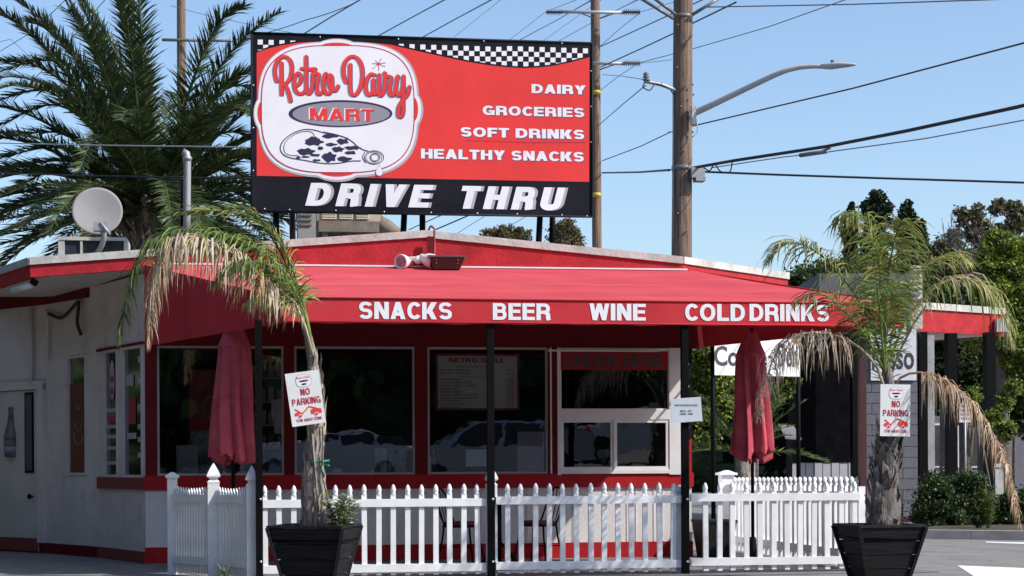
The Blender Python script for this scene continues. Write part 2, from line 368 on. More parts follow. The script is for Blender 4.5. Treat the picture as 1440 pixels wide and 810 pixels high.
def text_px(mb, body, x0, x1, yc, h, Y, **kw):
    a = at(x0, yc, Y=Y); b = at(x1, yc, Y=Y); s = at((x0+x1)/2, yc-h/2, Y=Y).z-at((x0+x1)/2, yc+h/2, Y=Y).z
    zc = at((x0+x1)/2, yc, Y=Y).z
    return text_on(mb, body, Vector((a.x, Y, zc-s/2)), XV, zv, b.x-a.x, s, **kw)

import collections
def letters_px(name, m_, parent, body, *a, **kw):
    """each letter a part of its own"""
    d = collections.defaultdict(MB); text_px(d, body, *a, **kw)
    for k in sorted(d): d[k].build(name, M[m_], parent)
# ================================================================== SETTING
MB().box(-600, 600, -120, 1500, -.3, 0).build('ground', M['asphalt'], kind='structure')
pl = MB(); a = at(150, 800, Z=0); 
pl.ngon([(-2.6, -.35, .004), (4.6, -.35, .004), (4.4, 3.3, .004), (-3.6, 3.3, .004)])
pl.build('patio', M['patio'], kind='structure')
mk = MB(); mk.ngon([at(1346, 795, Z=.004), at(1372, 812, Z=.004), at(1500, 822, Z=.004), at(1500, 801, Z=.004)][::-1])
mk.build('road_marking', M['road_paint'], kind='structure')
mk = MB(); mk.ngon([at(1385, 761.5, Z=.005), at(1500, 764, Z=.005), at(1500, 767, Z=.005), at(1387, 763, Z=.005)][::-1])
mk.build('bay_line', M['road_paint'], kind='structure')
# kerb and planting bed to the right
kA = at(1255, 757, Z=0); kB = at(1600, 762, Z=0); kw = Wall(kA, kB)
mb = MB()
n = int(kw.L/.9)
for i in range(n):
    kw.box(mb, i*kw.L/n+.004, (i+1)*kw.L/n-.004, 0, .13, -.15, 0)
mb.build('kerb', M['concrete'], kind='structure')
mb = MB(); kw.box(mb, 0, kw.L, 0, .09, -9, -.152); mb.build('planting_bed', M['soil'], kind='structure')

# ================================================================== SHOP BUILDING
WY = 3.2
def fx(px): return at(px, 570, Y=WY).x
def fz(py, px=580): return at(px, py, Y=WY).z
xK = fx(204); xR = fx(972)
K = Vector((xK, WY, 0)); P139 = at(139, 640, D=21.9); P62 = at(62, 640, D=23.1); Pm = at(-140, 640, D=25.5)
shop = thing('shop_building', (0, WY, 0), 'low white and red drive-thru grocery shop with a shallow gable fascia and grey roof trim', 'shop building')
F = Wall((xK, WY), (xR, WY))
S = lambda px: F.sz(px, 570)[0]
z_head = fz(488); z_sill = fz(667); z_band = fz(687); z_base = fz(765.5)
z_seam = fz(376, 600)
# front wall pieces
mb = MB(); F.box(mb, 0, F.L, z_base, z_band, -.16, 0); mb.build('lower_wall', M['white_wall'], shop)
bbmesh = MB()
for i in range(int(F.L/.1)+0):     # fine vertical beadboard battens
    pass
bb = MB()
k = 0; s = .05
while s < F.L-.05:
    F.box(bb, s, s+.012, z_base+.01, z_band-.02, .0, .006); s += .11 if S(840) < s < S(930) else .55
bb.build('batten', M['white_wall'], shop, kind='stuff')
mb = MB(); F.box(mb, -.01, F.L+.01, 0, z_base, -.16, .02); mb.build('base_board', M['paint_red'], shop)
mb = MB(); F.box(mb, -.01, F.L+.02, z_band, z_sill, -.16, .03); mb.build('sill_band', M['paint_red'], shop)
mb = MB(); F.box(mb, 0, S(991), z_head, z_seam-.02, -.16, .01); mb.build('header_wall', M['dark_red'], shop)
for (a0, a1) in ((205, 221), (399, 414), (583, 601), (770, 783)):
    mb = MB(); F.box(mb, S(a0) if a0 > 205 else 0, S(a1), z_sill, z_head, -.16, .025); mb.build('mullion', M['dark_red'], shop)  # red darkened to imitate the shade under the awning
mb = MB(); F.box(mb, S(955), F.L, z_sill, z_head, -.16, .02); mb.build('corner_post', M['paint_red'], shop)
# windows: thin aluminium frame, one pane each
def window(wl, s0, s1, z0, z1, fw=.03, o=-.03, lean=.016, glass='glass', name='window', frame='white_trim', parent=None, fd=.05):
    f = MB()
    wl.box(f, s0, s1, z0, z0+fw, o-.02, o+fd); wl.box(f, s0, s1, z1-fw, z1, o-.02, o+fd)
    wl.box(f, s0, s0+fw, z0+fw, z1-fw, o-.02, o+fd-.002); wl.box(f, s1-fw, s1, z0+fw, z1-fw, o-.02, o+fd-.002)
    fo = f.build(name, M[frame], parent or shop)
    g = MB(); a, b = s0+fw*.6, s1-fw*.6; zz0, zz1 = z0+fw*.6, z1-fw*.6
    g.hexa([wl.pt(a, o, zz0), wl.pt(b, o, zz0), wl.pt(b, o+.006, zz0), wl.pt(a, o+.006, zz0)],
           [wl.pt(a, o+lean, zz1), wl.pt(b, o+lean, zz1), wl.pt(b, o+lean+.006, zz1), wl.pt(a, o+lean+.006, zz1)])
    g.build('pane', M[glass], fo); return fo
window(F, S(221), S(399), z_sill, z_head, .025, frame='alu')
window(F, S(414), S(583), z_sill, z_head, .025, frame='alu')
window(F, S(601), S(770), z_sill, z_head, .025, frame='alu')
# order window: broad white casing, fixed light above, two sliding sashes below
zt = fz(576, 860); zt2 = fz(590, 860); zo = fz(490, 860)
s0, s1 = S(783), S(957)
mb = MB()
F.box(mb, s0, s0+.04, z_sill-.02, z_head, -.1, .05); F.box(mb, S(940), s1, z_sill-.02, z_head, -.1, .05)
F.box(mb, s0+.04, S(940), fz(666, 860), z_sill+.04, -.1, .052); F.box(mb, s0+.04, S(940), zt2, zt, -.1, .05)
F.box(mb, s0+.04, S(940), z_head-.03, z_head-.003, -.1, .04)
F.box(mb, S(776)-.01, S(770)+.025, z_sill, z_head, -.01, .055)
ow = mb.build('order_window', M['white_trim'], shop)
for (a0, a1, b0, b1, fw) in ((s0+.04, S(940), zt, z_head-.03, .012), (s0+.042, S(862), z_sill+.04, zt2, .035), (S(862), S(940)-.002, z_sill+.04, zt2, .04)):
    f = MB(); o = .0 if a0 < S(850) else .012
    F.box(f, a0, a1, b0, b0+fw, o-.03, o+.03); F.box(f, a0, a1, b1-fw, b1, o-.03, o+.03)
    F.box(f, a0, a0+fw, b0+fw, b1-fw, o-.03, o+.028); F.box(f, a1-fw, a1, b0+fw, b1-fw, o-.03, o+.028)
    f.build('sash', M['white_trim'], ow)
    g = MB(); g.hexa([F.pt(a0+fw*.5, o, b0), F.pt(a1-fw*.5, o, b0), F.pt(a1-fw*.5, o+.005, b0), F.pt(a0+fw*.5, o+.005, b0)],
                     [F.pt(a0+fw*.5, o+.012, b1), F.pt(a1-fw*.5, o+.012, b1), F.pt(a1-fw*.5, o+.017, b1), F.pt(a0+fw*.5, o+.017, b1)])
    g.build('pane', M['glass_dark'], ow)
# thin light strip above the order window
mb = MB(); F.box(mb, S(770), S(925), fz(495, 860), fz(492.5, 860), .06, .075); mb.build('trim_strip', M['white_trim'], shop)
# side walls receding on the left
def seg(A, B, openings, nm):
    wl = Wall(B, A)    # B is the far (left) end so that the outward side faces the street
    L = wl.L; zb = .13; zs0 = [o[2] for o in openings]; 
    mb = MB(); wl.box(mb, 0, L, 0, .135, -.16, .02); mb.build('side_base_board', M['dark_red'] if nm != 'a' else M['terracotta'], shop)
    mb = MB(); top = 3.35
    if openings:
        z0, z1 = openings[0][2], openings[0][3]
        wl.box(mb, 0, L, .135, z0, -.16, 0); wl.box(mb, 0, L, z1, top, -.16, 0)
        cur = 0
        for (a, b, _, _) in openings:
            if a > cur: wl.box(mb, cur, a, z0, z1, -.16, 0)
            cur = b
        if cur < L: wl.box(mb, cur, L, z0, z1, -.16, 0)
        wo = mb.build('side_wall', M['grimy_shaded_wall'], shop)
        for (a, b, z0, z1) in openings: window(wl, a, b, z0, z1, .03, -.03, .0, 'glass_side', 'side_window', 'grimy_shaded_wall')
    else:
        wl.box(mb, 0, L, .135, top, -.16, 0); mb.build('side_wall', M['grimy_shaded_wall'], shop)
    return wl
KA = Vector((xK, WY, 0))
w1 = Wall(P139, KA)
def osz(wl, xa, xb, ya, yb): 
    return (wl.sz(xa, 580)[0], wl.sz(xb, 580)[0], wl.sz((xa+xb)/2, yb)[1], wl.sz((xa+xb)/2, ya)[1])
a = osz(w1, 146, 166, 492, 671); b = osz(w1, 172, 201, 492, 671)
w1 = seg(KA, P139, [a, (b[0], min(b[1], w1.L-.02), a[2], a[3])], 'a')
mb = MB(); w1.box(mb, 0, w1.L, a[2]-.14, a[2], 0, .03); mb.build('side_sill', M['terracotta'], shop)
mb = MB(); w1.box(mb, -.0, w1.L, a[3]+.0, a[3]+.03, 0, .03); mb.build('side_head_trim', M['dark_red'], shop)
for i in range(18):
    pass
bb = MB(); s = .06
while s < w1.L-.05: w1.box(bb, s, s+.01, .14, a[2]-.15, 0, .006); s += .075
bb.build('beadboard', M['grimy_shaded_wall'], shop, kind='stuff')
w2 = Wall(P62, P139); c = osz(w2, 95, 122, 500, 668)
w2 = seg(P139, P62, [c], 'b')
w3 = seg(P62, Pm, [], 'c')
# window decals on the side windows
mb = MB()
def decal(wl, mb, x0, x1, y0, y1, o=.03, mi=0):
    a0, z1 = wl.sz(x0, y0); a1, z0 = wl.sz(x1, y1); z1b = wl.sz(x1, y0)[1]
    mb.ngon([wl.pt(a0, o, z0), wl.pt(a1, o, z0), wl.pt(a1, o, z1), wl.pt(a0, o, z1)], mi=mi)
dl = [(148, 163, y-2.2, y+2.2) for y in (577, 600, 614, 630, 651)]+[(192, 200, y-3.5, y+3.5) for y in (505, 535, 572, 600, 618, 640)]+[(176, 186, 528, 542), (177, 190, 609, 617)]
for q_ in dl:
    mb = MB(); decal(w1, mb, q_[0], q_[1], q_[2], q_[3], -.015); mb.build('window_lettering', M['sign_mid'], shop)
mb = MB(); decal(w1, mb, 179, 189, 560, 596, -.016); decal(w1, mb, 149, 164, 586, 592, -.016)
c0, zc = w1.sz(156, 532)
mb.ngon([w1.pt(c0+.055*math.cos(t*.524), -.009, zc-.01+.05*math.sin(t*.524)) for t in range(12)])
mb.build('red_decal', M['sign_crimson'], shop); mb = MB()
mb.ngon([w1.pt(c0+.055*math.cos(t*.524), -.009, zc-.16+.05*math.sin(t*.524)) for t in range(12)])
mb.build('red_decal', M['sign_crimson'], shop)
mb = MB(); mb.ngon([w1.pt(c0+.085*math.cos(t*.262), -.014, zc-.02+.24*math.copysign(abs(math.sin(t*.262))**.6, math.sin(t*.262))) for t in range(24)])
mb.build('oval_decal', M['sign_mid'], shop)
# red and yellow poster inside the narrow window
mb = MB(); w2.box(mb, c[0]-.02, c[1]+.02, c[2]+.02, c[3]-.35, -.022, -.019); mb.build('window_poster', mat('red_and_orange_poster', (.16, .018, .016), .5, .3, 2.5, c2=(.10, .05, .02)), shop)
mb = MB()
for (zz, rr) in ((.62, .05), (.40, .09), (.25, .12)):
    cs = (c[0]+c[1])/2; z0 = c[2]+zz+.25
    mb.tube([w2.pt(cs+rr*math.cos(t), -.016, z0+rr*math.sin(t)) for t in [math.pi*(.9+i*.12) for i in range(10)]], .005, 4)
mb.build('poster_print', M['sign_gray'], shop)
# doorway at the far left: white door with a narrow light
dz = 2.12
d0 = w3.sz(2, 600)[0]; d1 = w3.sz(56, 600)[0]
mb = MB(); w3.box(mb, d0, d1, .02, dz, 0, .035); door = mb.build('door', mat('off_white_door', (.58, .52, .46), .6, .08, 2, dirt=((.34, .3, .28), 4, .62)), shop)
mb = MB(); w3.box(mb, d0, d1, .02, .19, .035, .045); mb.build('kick_plate', M['terracotta'], door)
l0 = w3.sz(39, 600)[0]; l1 = w3.sz(51, 600)[0]; lz0 = w3.sz(45, 665)[1]; lz1 = w3.sz(45, 552)[1]
mb = MB(); w3.box(mb, l0, l1, lz0, lz1, .035, .05); mb.build('door_light_frame', M['black_steel'], door)
mb = MB(); w3.box(mb, l0+.025, l1-.025, lz0+.03, lz1-.03, .05, .054); mb.build('pane', mat('dim_grey_glass', (.10, .10, .12), .15, .1, 2), door)
kn = w3.sz(50, 698)
mb = MB(); mb.lathe(w3.pt(kn[0], .04, kn[1]), [(.012, 0), (.012, .03), (.035, .045), (.035, .065), (.01, .075)], 10, axis=w3.n); mb.build('door_knob', M['black_steel'], door)
mb = MB(); w3.box(mb, w3.sz(57, 600)[0], w3.sz(66, 600)[0]-.0, .135, 2.2, 0, .06); w3.box(mb, d0-.09, w3.sz(66, 600)[0], dz+.01, dz+.12, 0, .062); w3.box(mb, d0-.09, d0-.01, .135, dz, 0, .06)
mb.build('door_casing', M['grimy_shaded_wall'], shop)
pb = w3.sz(20, 608)
mb = MB(); mb.lathe(w3.pt(pb[0], .04, pb[1]-.33), [(.09, 0), (.10, .1), (.10, .3), (.055, .45), (.04, .6), (.05, .66)], 12); 
bt = mb.build('bottle_sign', mat('dark_bottle_print', (.16, .13, .13), .4, .3, 5), shop)
mb = MB(); mb.lathe(w3.pt(pb[0], .04, pb[1]-.27), [(.098, 0), (.102, .08)], 12); mb.lathe(w3.pt(pb[0], .04, pb[1]-.10), [(.10, 0), (.10, .04)], 12); mb.build('bottle_label', M['sign_gray'], bt)
# drain pipe / conduit under the eave
mb = MB(); mb.tube(smooth_path([w2.pt(.2, .05, 3.15), w2.pt(.25, .06, 3.0), w2.pt(.22, .05, 2.5)], 10), .02, 6); mb.tube([w3.pt(w3.L-.2, .06, 2.2), w3.pt(w3.L-.2, .06, 3.2)], .03, 6)
mb.build('conduit', M['grimy_shaded_wall'], shop)
ce = w2.sz(118, 440)
mb = MB(); mb.tube(smooth_path([w2.pt(ce[0]-.9, .05, ce[1]+.05), w2.pt(ce[0]-.5, .06, ce[1]-.03), w2.pt(ce[0]-.1, .06, ce[1]+.12), w2.pt(ce[0], .07, ce[1]+.10), w2.pt(ce[0]-.02, .08, ce[1]-.12), w2.pt(ce[0]+.06, .07, ce[1]-.28)], 30), .022, 6)
mb.build('hanging_cable', M['wire'], shop)
# roof: gable fascia in the plane of the front, receding wings either side
FY = WY-.03
capL = at(42, 362, Y=FY); pk = at(598, 324, Y=FY); capR = at(960, 361, Y=FY)
TH = .085
def fascia(pts, bots, cap, nm, depth=.06):
    mb = MB()
    for i in range(len(pts)-1):
        a, b = pts[i]-zv*cap, pts[i+1]-zv*cap; c_, d_ = bots[i+1], bots[i]
        nrm = (pts[i+1]-pts[i]).cross(zv).normalized()*-depth
        nn = Vector((nrm.x, nrm.y, 0))
        mb.hexa([d_, c_, c_+nn, d_+nn], [a, b, b+nn, a+nn])
    mb.build('fascia_board', M[nm], shop)
    mb = MB()
    for i in range(len(pts)-1):
        a, b = pts[i], pts[i+1]; nrm = (b-a).cross(zv).normalized(); nrm.z = 0
        f0 = nrm*.025; k0 = nrm*-.35
        mb.hexa([a-zv*cap+f0, b-zv*cap+f0, b-zv*cap+k0, a-zv*cap+k0], [a+f0, b+f0, b+k0, a+k0])
    mb.build('roof_trim', M['cap'], shop)
mid = lambda a, b, t: a*(1-t)+b*t
pC = mid(capL, pk, .42)    # near px 275
botL = at(43, 390, Y=FY); botC = Vector((pC.x, FY, z_seam-.02))
tC = mid(capL, pk, (xK-capL.x)/(pk.x-capL.x)); bC = at(204, 378, Y=FY)
fascia([capL, tC], [botL, Vector((tC.x, FY, bC.z))], TH, 'fascia_red')
fascia([tC, pk, capR], [Vector((tC.x, FY, z_seam-.02)), Vector((pk.x, FY, z_seam-.02)), Vector((capR.x, FY, z_seam-.02))], TH, 'fascia_red')
rB = at(1108, 384, D=24.0)
fascia([capR, rB], [Vector((capR.x, FY, z_seam-.1)), rB-zv*.22], TH, 'fascia_red')
lB = at(-60, 398, D=25.0)
fascia([lB, capL], [lB-zv*.26, botL], TH, 'fascia_red')
# roof surface behind the fascia and soffit under the left eave
mb = MB(); e = Vector((0, 9, .0))
TT = zv*TH*1.0
for (a, b) in ((capL, pk), (pk, capR)):
    a2 = a-zv*(TH+.01)+Vector((0, .06, 0)); b2 = b-zv*(TH+.01)+Vector((0, .06, 0))
    mb.hexa([a2-zv*.05, b2-zv*.05, b2+e-zv*.05, a2+e-zv*.05], [a2, b2, b2+e, a2+e])
mb.hexa([capR-zv*.15+Vector((0, .06, 0)), rB-zv*.15, rB+e-zv*.15, capR+e-zv*.15], [capR-zv*.1+Vector((0, .06, 0)), rB-zv*.1, rB+e-zv*.1, capR+e-zv*.1])
mb.hexa([lB-zv*.15, capL-zv*.15+Vector((0, .06, 0)), capL+e-zv*.15, lB+e-zv*.15], [lB-zv*.1, capL-zv*.1+Vector((0, .06, 0)), capL+e-zv*.1, lB+e-zv*.1])
mb.build('roof', mat('grey_roofing_felt', (.22, .22, .22), .9, .1, 3), shop)
mb = MB()
t0 = Vector((tC.x+.02, FY, bC.z+.02)); 
mb.hexa([botL+Vector((0, .07, .015)), t0+Vector((0, .07, 0)), t0+Vector((0, 3.5, 0)), botL+Vector((0, 5, .02))], [botL+Vector((0, .07, .04)), t0+Vector((0, .07, .03)), t0+Vector((0, 3.5, .03)), botL+Vector((0, 5, .04))])
mb.hexa([lB-zv*.24, botL+Vector((0, .07, .015)), botL+Vector((0, 5, .02)), lB+Vector((0, 5, -.24))], [lB-zv*.21, botL+Vector((0, .07, .04)), botL+Vector((0, 5, .05)), lB+Vector((0, 5, -.21))])
mb.build('soffit', M['grimy_shaded_wall'], shop)
# dark red beam over the recessed door wall
mb = MB(); bz1 = w2.sz(90, 405)[1]; bz0 = w2.sz(90, 424)[1]
w2.box(mb, 0, w2.sz(126, 410)[0], bz0, bz1, 0, .05); w3.box(mb, 0, w3.L, bz0, bz1, 0, .05); mb.build('eave_beam', M['dark_red'], shop)
# seam flashing above the awning
mb = MB(); mb.box(xK+.1, fx(966), WY-.06, WY-.03, z_seam-.005, z_seam+.013); mb.build('flashing', M['sign_white'], shop)
# interior shell (floor, back wall, ceiling) behind the glass
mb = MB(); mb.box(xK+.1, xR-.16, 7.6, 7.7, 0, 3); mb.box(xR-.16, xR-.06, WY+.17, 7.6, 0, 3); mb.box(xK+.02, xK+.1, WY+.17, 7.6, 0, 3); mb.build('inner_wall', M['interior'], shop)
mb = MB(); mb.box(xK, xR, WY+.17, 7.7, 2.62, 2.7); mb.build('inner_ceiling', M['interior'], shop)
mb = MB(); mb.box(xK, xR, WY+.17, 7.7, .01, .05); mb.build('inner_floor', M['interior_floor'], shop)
mb = MB(); mb.box(xR-.04, xR, WY+.05, 8, 0, z_band); mb.box(xR-.04, xR, WY+.05, 8, z_head, 3.1); mb.box(xR-.05, xR-.002, WY+.05, 8, z_band, z_head); mb.build('east_wall', M['white_wall'], shop)
# ---- things inside the windows
def poster(px0, px1, py0, py1, Y, label, cat='poster', m_='poster', name='poster'):
    mb = MB(); a = at(px0, py1, Y=Y); b = at(px1, py0, Y=Y); mb.box(a.x, b.x, Y, Y+.008, a.z, b.z)
    return mb.build(name, M[m_], label=label, cat=cat)
t = thing('drinks_cooler', at(285, 760, Y=4.6), 'red drinks cooler standing inside the left shop window', 'cooler')
a = at(266, 680, Y=4.6); b = at(330, 520, Y=4.6); zm = at(290, 605, Y=4.6).z
mb = MB(); mb.box(a.x, b.x, 4.6, 5.2, .06, b.z); mb.build('cabinet', M['cooler_red'], t)
mb = MB(); mb.box(a.x+.02, b.x-.02, 4.58, 4.598, .3, zm); mb.build('lower_panel', M['poster'], t)
mb = MB(); mb.box(a.x-.005, b.x+.005, 4.57, 4.597, zm+.01, zm+.10); mb.build('price_strip', M['sign_red'], t)
mb = MB(); q = at(298, 573, Y=4.59); mb.tube([q+Vector((.1*math.cos(u), -.01, .14*math.sin(u))) for u in [1.2+i*.3 for i in range(12)]], .012, 5); mb.build('swirl_mark', M['sign_mid'], t)
mb = MB(); a = at(248, 667, Y=3.9); b = at(278, 626, Y=3.9); mb.box(a.x, b.x, 3.9, 4.2, .9, b.z); mb.build('carton', M['sign_mid'], label='pale carton on the ledge just inside the left shop window', cat='box')
for i, (x0, x1, y0, y1, yy) in enumerate(((352, 398, 500, 665, 4.4),)):
    t = thing('magazine_rack', at(375, 700, Y=yy), 'dim rack of papers inside the left shop window behind the black pole', 'rack')
    a = at(x0, y1, Y=yy); b = at(x1, y0, Y=yy)
    mb = MB(); mb.box(a.x, b.x, yy+.2, yy+.24, .2, b.z); mb.build('back_board', M['interior'], t)
    for k in range(5):
        z = a.z+k*(b.z-a.z)/5; mb = MB(); mb.box(a.x, b.x, yy, yy+.19, z, z+.02); mb.build('shelf', M['galv'], t)
        for j in range(4):
            mb = MB(); xx = a.x+.02+j*(b.x-a.x)/4; mb.box(xx, xx+.075, yy+.04, yy+.06, z+.025, z+.17+.02*((j+k) % 2)); mb.build('magazine', M[['poster', 'cooler_red', 'sign_gray', 'sign_mid'][(j+k*3) % 4]], t)
poster(655, 684, 632, 656, 3.27, 'small blank notice taped low inside the menu window', 'notice', 'sign_pale', 'notice')
poster(728, 765, 607, 663, 3.27, 'tall faded flyer at the right edge of the menu window', 'flyer', 'sign_mid', 'flyer')
for i, px in enumerate((590, 603, 610)):
    t = thing('condiment_bottle', at(px, 664, Y=3.42), ['white squeeze bottle on the ledge at the left of the menu window', 'tall white bottle just right of the squeeze bottle on the window ledge', 'small green bottle on the window ledge right of two white bottles'][i], 'bottle')
    p = ORG[t]; mb = MB(); mb.lathe(p, [(.03, 0), (.035, .02), (.035, .16), (.014, .2), (.014, .22)], 10); mb.build('bottle_body', M[['sign_pale', 'sign_pale', 'green_tie'][i]], t)
    mb = MB(); mb.lathe(p+zv*.22, [(.018, 0), (.018, .025), (.005, .05)], 8); mb.build('cap', M['cooler_red' if i == 0 else 'sign_pale'], t)
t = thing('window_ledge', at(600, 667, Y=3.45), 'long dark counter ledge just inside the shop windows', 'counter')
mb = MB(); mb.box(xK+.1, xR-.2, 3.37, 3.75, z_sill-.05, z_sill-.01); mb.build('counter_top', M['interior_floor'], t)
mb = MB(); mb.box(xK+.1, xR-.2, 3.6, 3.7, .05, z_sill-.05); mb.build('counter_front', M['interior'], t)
for i, (px, w_, h_, m_) in enumerate(((535, .14, .32, 'sign_mid'), (553, .10, .25, 'sign_gray'), (565, .1, .3, 'sign_mid'))):
    p = at(px, 664, Y=3.5); mb = MB(); mb.box(p.x-w_/2, p.x+w_/2, 3.45, 3.6, z_sill-.01, z_sill-.01+h_)
    mb.box(p.x-w_/2+.01, p.x+w_/2-.01, 3.44, 3.45, z_sill+.03, z_sill+h_*.7, 1)
    mb.build('cereal_box', [M[m_], M['poster']], label=['widest grey box standing on the ledge in the middle window', 'short dark box between two pale boxes on the window ledge', 'tall narrow pale box at the right end of the middle window ledge'][i], cat='box', group='boxes on the window ledge')
# menu board
Ym = 3.25
t = thing('menu_board', at(671, 577, Y=Ym), 'red framed white menu board hanging in the window behind the centre black pole', 'menu board')
a = at(613, 577, Y=Ym); b = at(730, 498, Y=Ym)
mb = MB(); mb.box(a.x, b.x, Ym, Ym+.02, a.z, b.z); mb.build('frame', M['cooler_red'], t)
a2 = at(616, 574, Y=Ym-.004); b2 = at(727, 501, Y=Ym-.004)
mb = MB(); mb.box(a2.x, b2.x, Ym-.006, Ym-.001, a2.z, b2.z); mb.build('menu_panel', M['sign_pale'], t)
mb = MB(); text_px(mb, 'RETRO GRILL', 631, 710, 506.5, 6.5, Ym-.009, heavy=.24)
for i in range(11): text_px(mb, '%d.99' % (4+i % 4), 712, 722, 520.5+(i+(1 if i > 1 else 0))*4.45, 3.0, Ym-.009, bold=.01)
text_px(mb, 'BREAKFAST MENU', 642, 694, 515.5, 2.4, Ym-.009); text_px(mb, 'LUNCH 11AM - CLOSE', 646, 690, 529.5, 2.6, Ym-.009)
mb.build('red_lettering', M['sign_crimson'], t)
mb = MB()
for i, (s_, x1) in enumerate((('BREAKFAST BURRITO', 659), ('BREAKFAST SANDWICH', 663), ('', 0), ('GRILLED BURGER', 650), ('GRILLED HAM & CHEESE', 663), ('GRILLED TURKEY & CHEESE', 669), ('HAMBURGER', 643), ('CHEESEBURGER', 648), ('GRILLED CHICKEN SANDWICH', 672), ('GRILLED VEGGIE SANDWICH', 671), ('BLT SANDWICH', 650), ('TUNA SANDWICH', 653), ('CHICKEN STRIPS', 645))):
    if s_: text_px(mb, s_, 619, x1, 520.5+i*4.35, 2.6, Ym-.009, bold=.01)
mb.build('black_lettering', M['banner_ink'], t)
# ORDER HERE banner
Yo = WY-.035
t = thing('order_here_sign', at(865, 520, Y=Yo), 'red ORDER HERE strip across the top of the white order window', 'sign')
a = at(787, 520, Y=Yo); b = at(939, 494, Y=Yo)
mb = MB(); mb.box(a.x, b.x, Yo, Yo+.006, a.z, b.z); mb.build('panel', M['order_red'], t)
mb = MB(); text_px(mb, 'ORDER HERE', 792, 932, 507.5, 18, Yo-.004, heavy=.21); mb.build('lettering', M['banner_ink'], t)
# vertical address board at the corner
Ya = WY-.02
t = thing('address_board', at(962, 615, Y=Ya), 'black vertical board with white 4400 numerals at the corner of the shop', 'sign')
a = at(955.5, 616, Y=Ya); b = at(972, 489, Y=Ya)
mb = MB(); mb.box(a.x, b.x, Ya-.02, Ya, a.z, b.z); mb.build('board', M['sign_black'], t)
for i, ch in enumerate('4400'):
    mb = MB(); text_px(mb, ch, 955.5, 969, 507+i*31.5, 20, Ya-.023, heavy=.16); mb.build('numeral', M['letter_white'], t)

# ================================================================== AWNING
aw = thing('awning', (0, 0, 0), 'long red fabric awning lettered with snacks beer wine cold drinks over the patio', 'awning')
AY = -.06
FLt = at(398, 421, Y=AY); FRt = at(1267, 424, Y=AY); FLt.z = FRt.z = at(720, 421.5, Y=AY).z
FLb = FLt.copy(); FRb = FRt.copy(); zb = at(720, 456, Y=AY).z; FLb.z = FRb.z = zb
Sl = Vector((xK, WY-.04, z_seam-.01)); Sr = at(979, 380, Y=WY-.04); Sr.z = z_seam-.01
BLb = Vector((xK, WY-.04, at(205, 487, Y=WY-.04).z)); BRb = Vector((fx(990), WY-.04, at(990, 488, Y=WY-.04).z))
def sheet(a, b, c_, d_, nu, nv, sag, th=.012):   # a-b front, d-c back
    vs = []; 
    for j in range(nv+1):
        for i in range(nu+1):
            u, v = i/nu, j/nv; p = (a*(1-u)+b*u)*(1-v)+(d_*(1-u)+c_*u)*v
            edge = math.sin(math.pi*v)
            p = p-zv*(sag*edge*(.55+.45*math.cos(u*2*math.pi*6)))+zv*.006*math.sin(u*37+v*5)*edge
            vs.append(p)
    n_ = len(vs); fs = []
    for j in range(nv):
        for i in range(nu):
            q = j*(nu+1)+i; fs.append((q, q+1, q+nu+2, q+nu+1)); 
    mb = MB(); mb.add(vs, fs, 0, True)
    mb.add([v-zv*th for v in vs], [f[::-1] for f in fs], 0, True); return mb
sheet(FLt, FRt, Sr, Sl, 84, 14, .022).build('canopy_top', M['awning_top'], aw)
mb = MB(); n_ = 60      # valance with a slightly wavy lower hem
top = []; bot = []
for i in range(n_+1):
    u = i/n_; p = FLt*(1-u)+FRt*u; q = FLb*(1-u)+FRb*u
    wv = .0012*math.sin(u*41)
    top.append(p); bot.append(q+Vector((0, wv, .004*math.sin(u*63))))
vs = top+bot; mb.add(vs, [(i, n_+1+i, n_+2+i, i+1) for i in range(n_)], 0, True)
mb.add([v+Vector((0, .012, 0)) for v in vs], [(i, i+1, n_+2+i, n_+1+i) for i in range(n_)], 0, True)
mb.build('valance', M['awning'], aw)
mb = MB(); mb.tube([FLt+Vector((-.005, -.005, .0)), FRt+Vector((.005, -.005, 0))], .009, 6); mb.tube([FLb+Vector((0, -.002, .012)), FRb+Vector((0, -.002, .012))], .006, 5); mb.build('hem', M['awning'], aw)
mb = MB(); mb.hexa([BLb, FLb, FLb+Vector((.01, .01, 0)), BLb+Vector((.012, 0, 0))], [Sl, FLt, FLt+Vector((.01, .01, 0)), Sl+Vector((.012, 0, 0))]); mb.build('side_panel', M['awning'], aw)
mb = MB(); mb.hexa([FRb, BRb, BRb-Vector((.012, 0, 0)), FRb+Vector((-.01, .01, 0))], [FRt, Sr, Sr-Vector((.012, 0, 0)), FRt+Vector((-.01, .01, 0))]); mb.build('side_panel', M['awning'], aw)
VY = AY-.002
for (s_, x0, x1, yc, h) in (('SNACKS', 505, 635.5, 436.8, 24), ('BEER', 693, 774.5, 438.3, 23.5), ('WINE', 829, 908, 438.8, 23.5), ('COLD', 963.5, 1047.5, 439.4, 24), ('DRINKS', 1054, 1165.5, 439.8, 24)):
    letters_px('letter', 'letter_white', aw, s_, x0, x1, yc, h, VY-.002, heavy=.225)
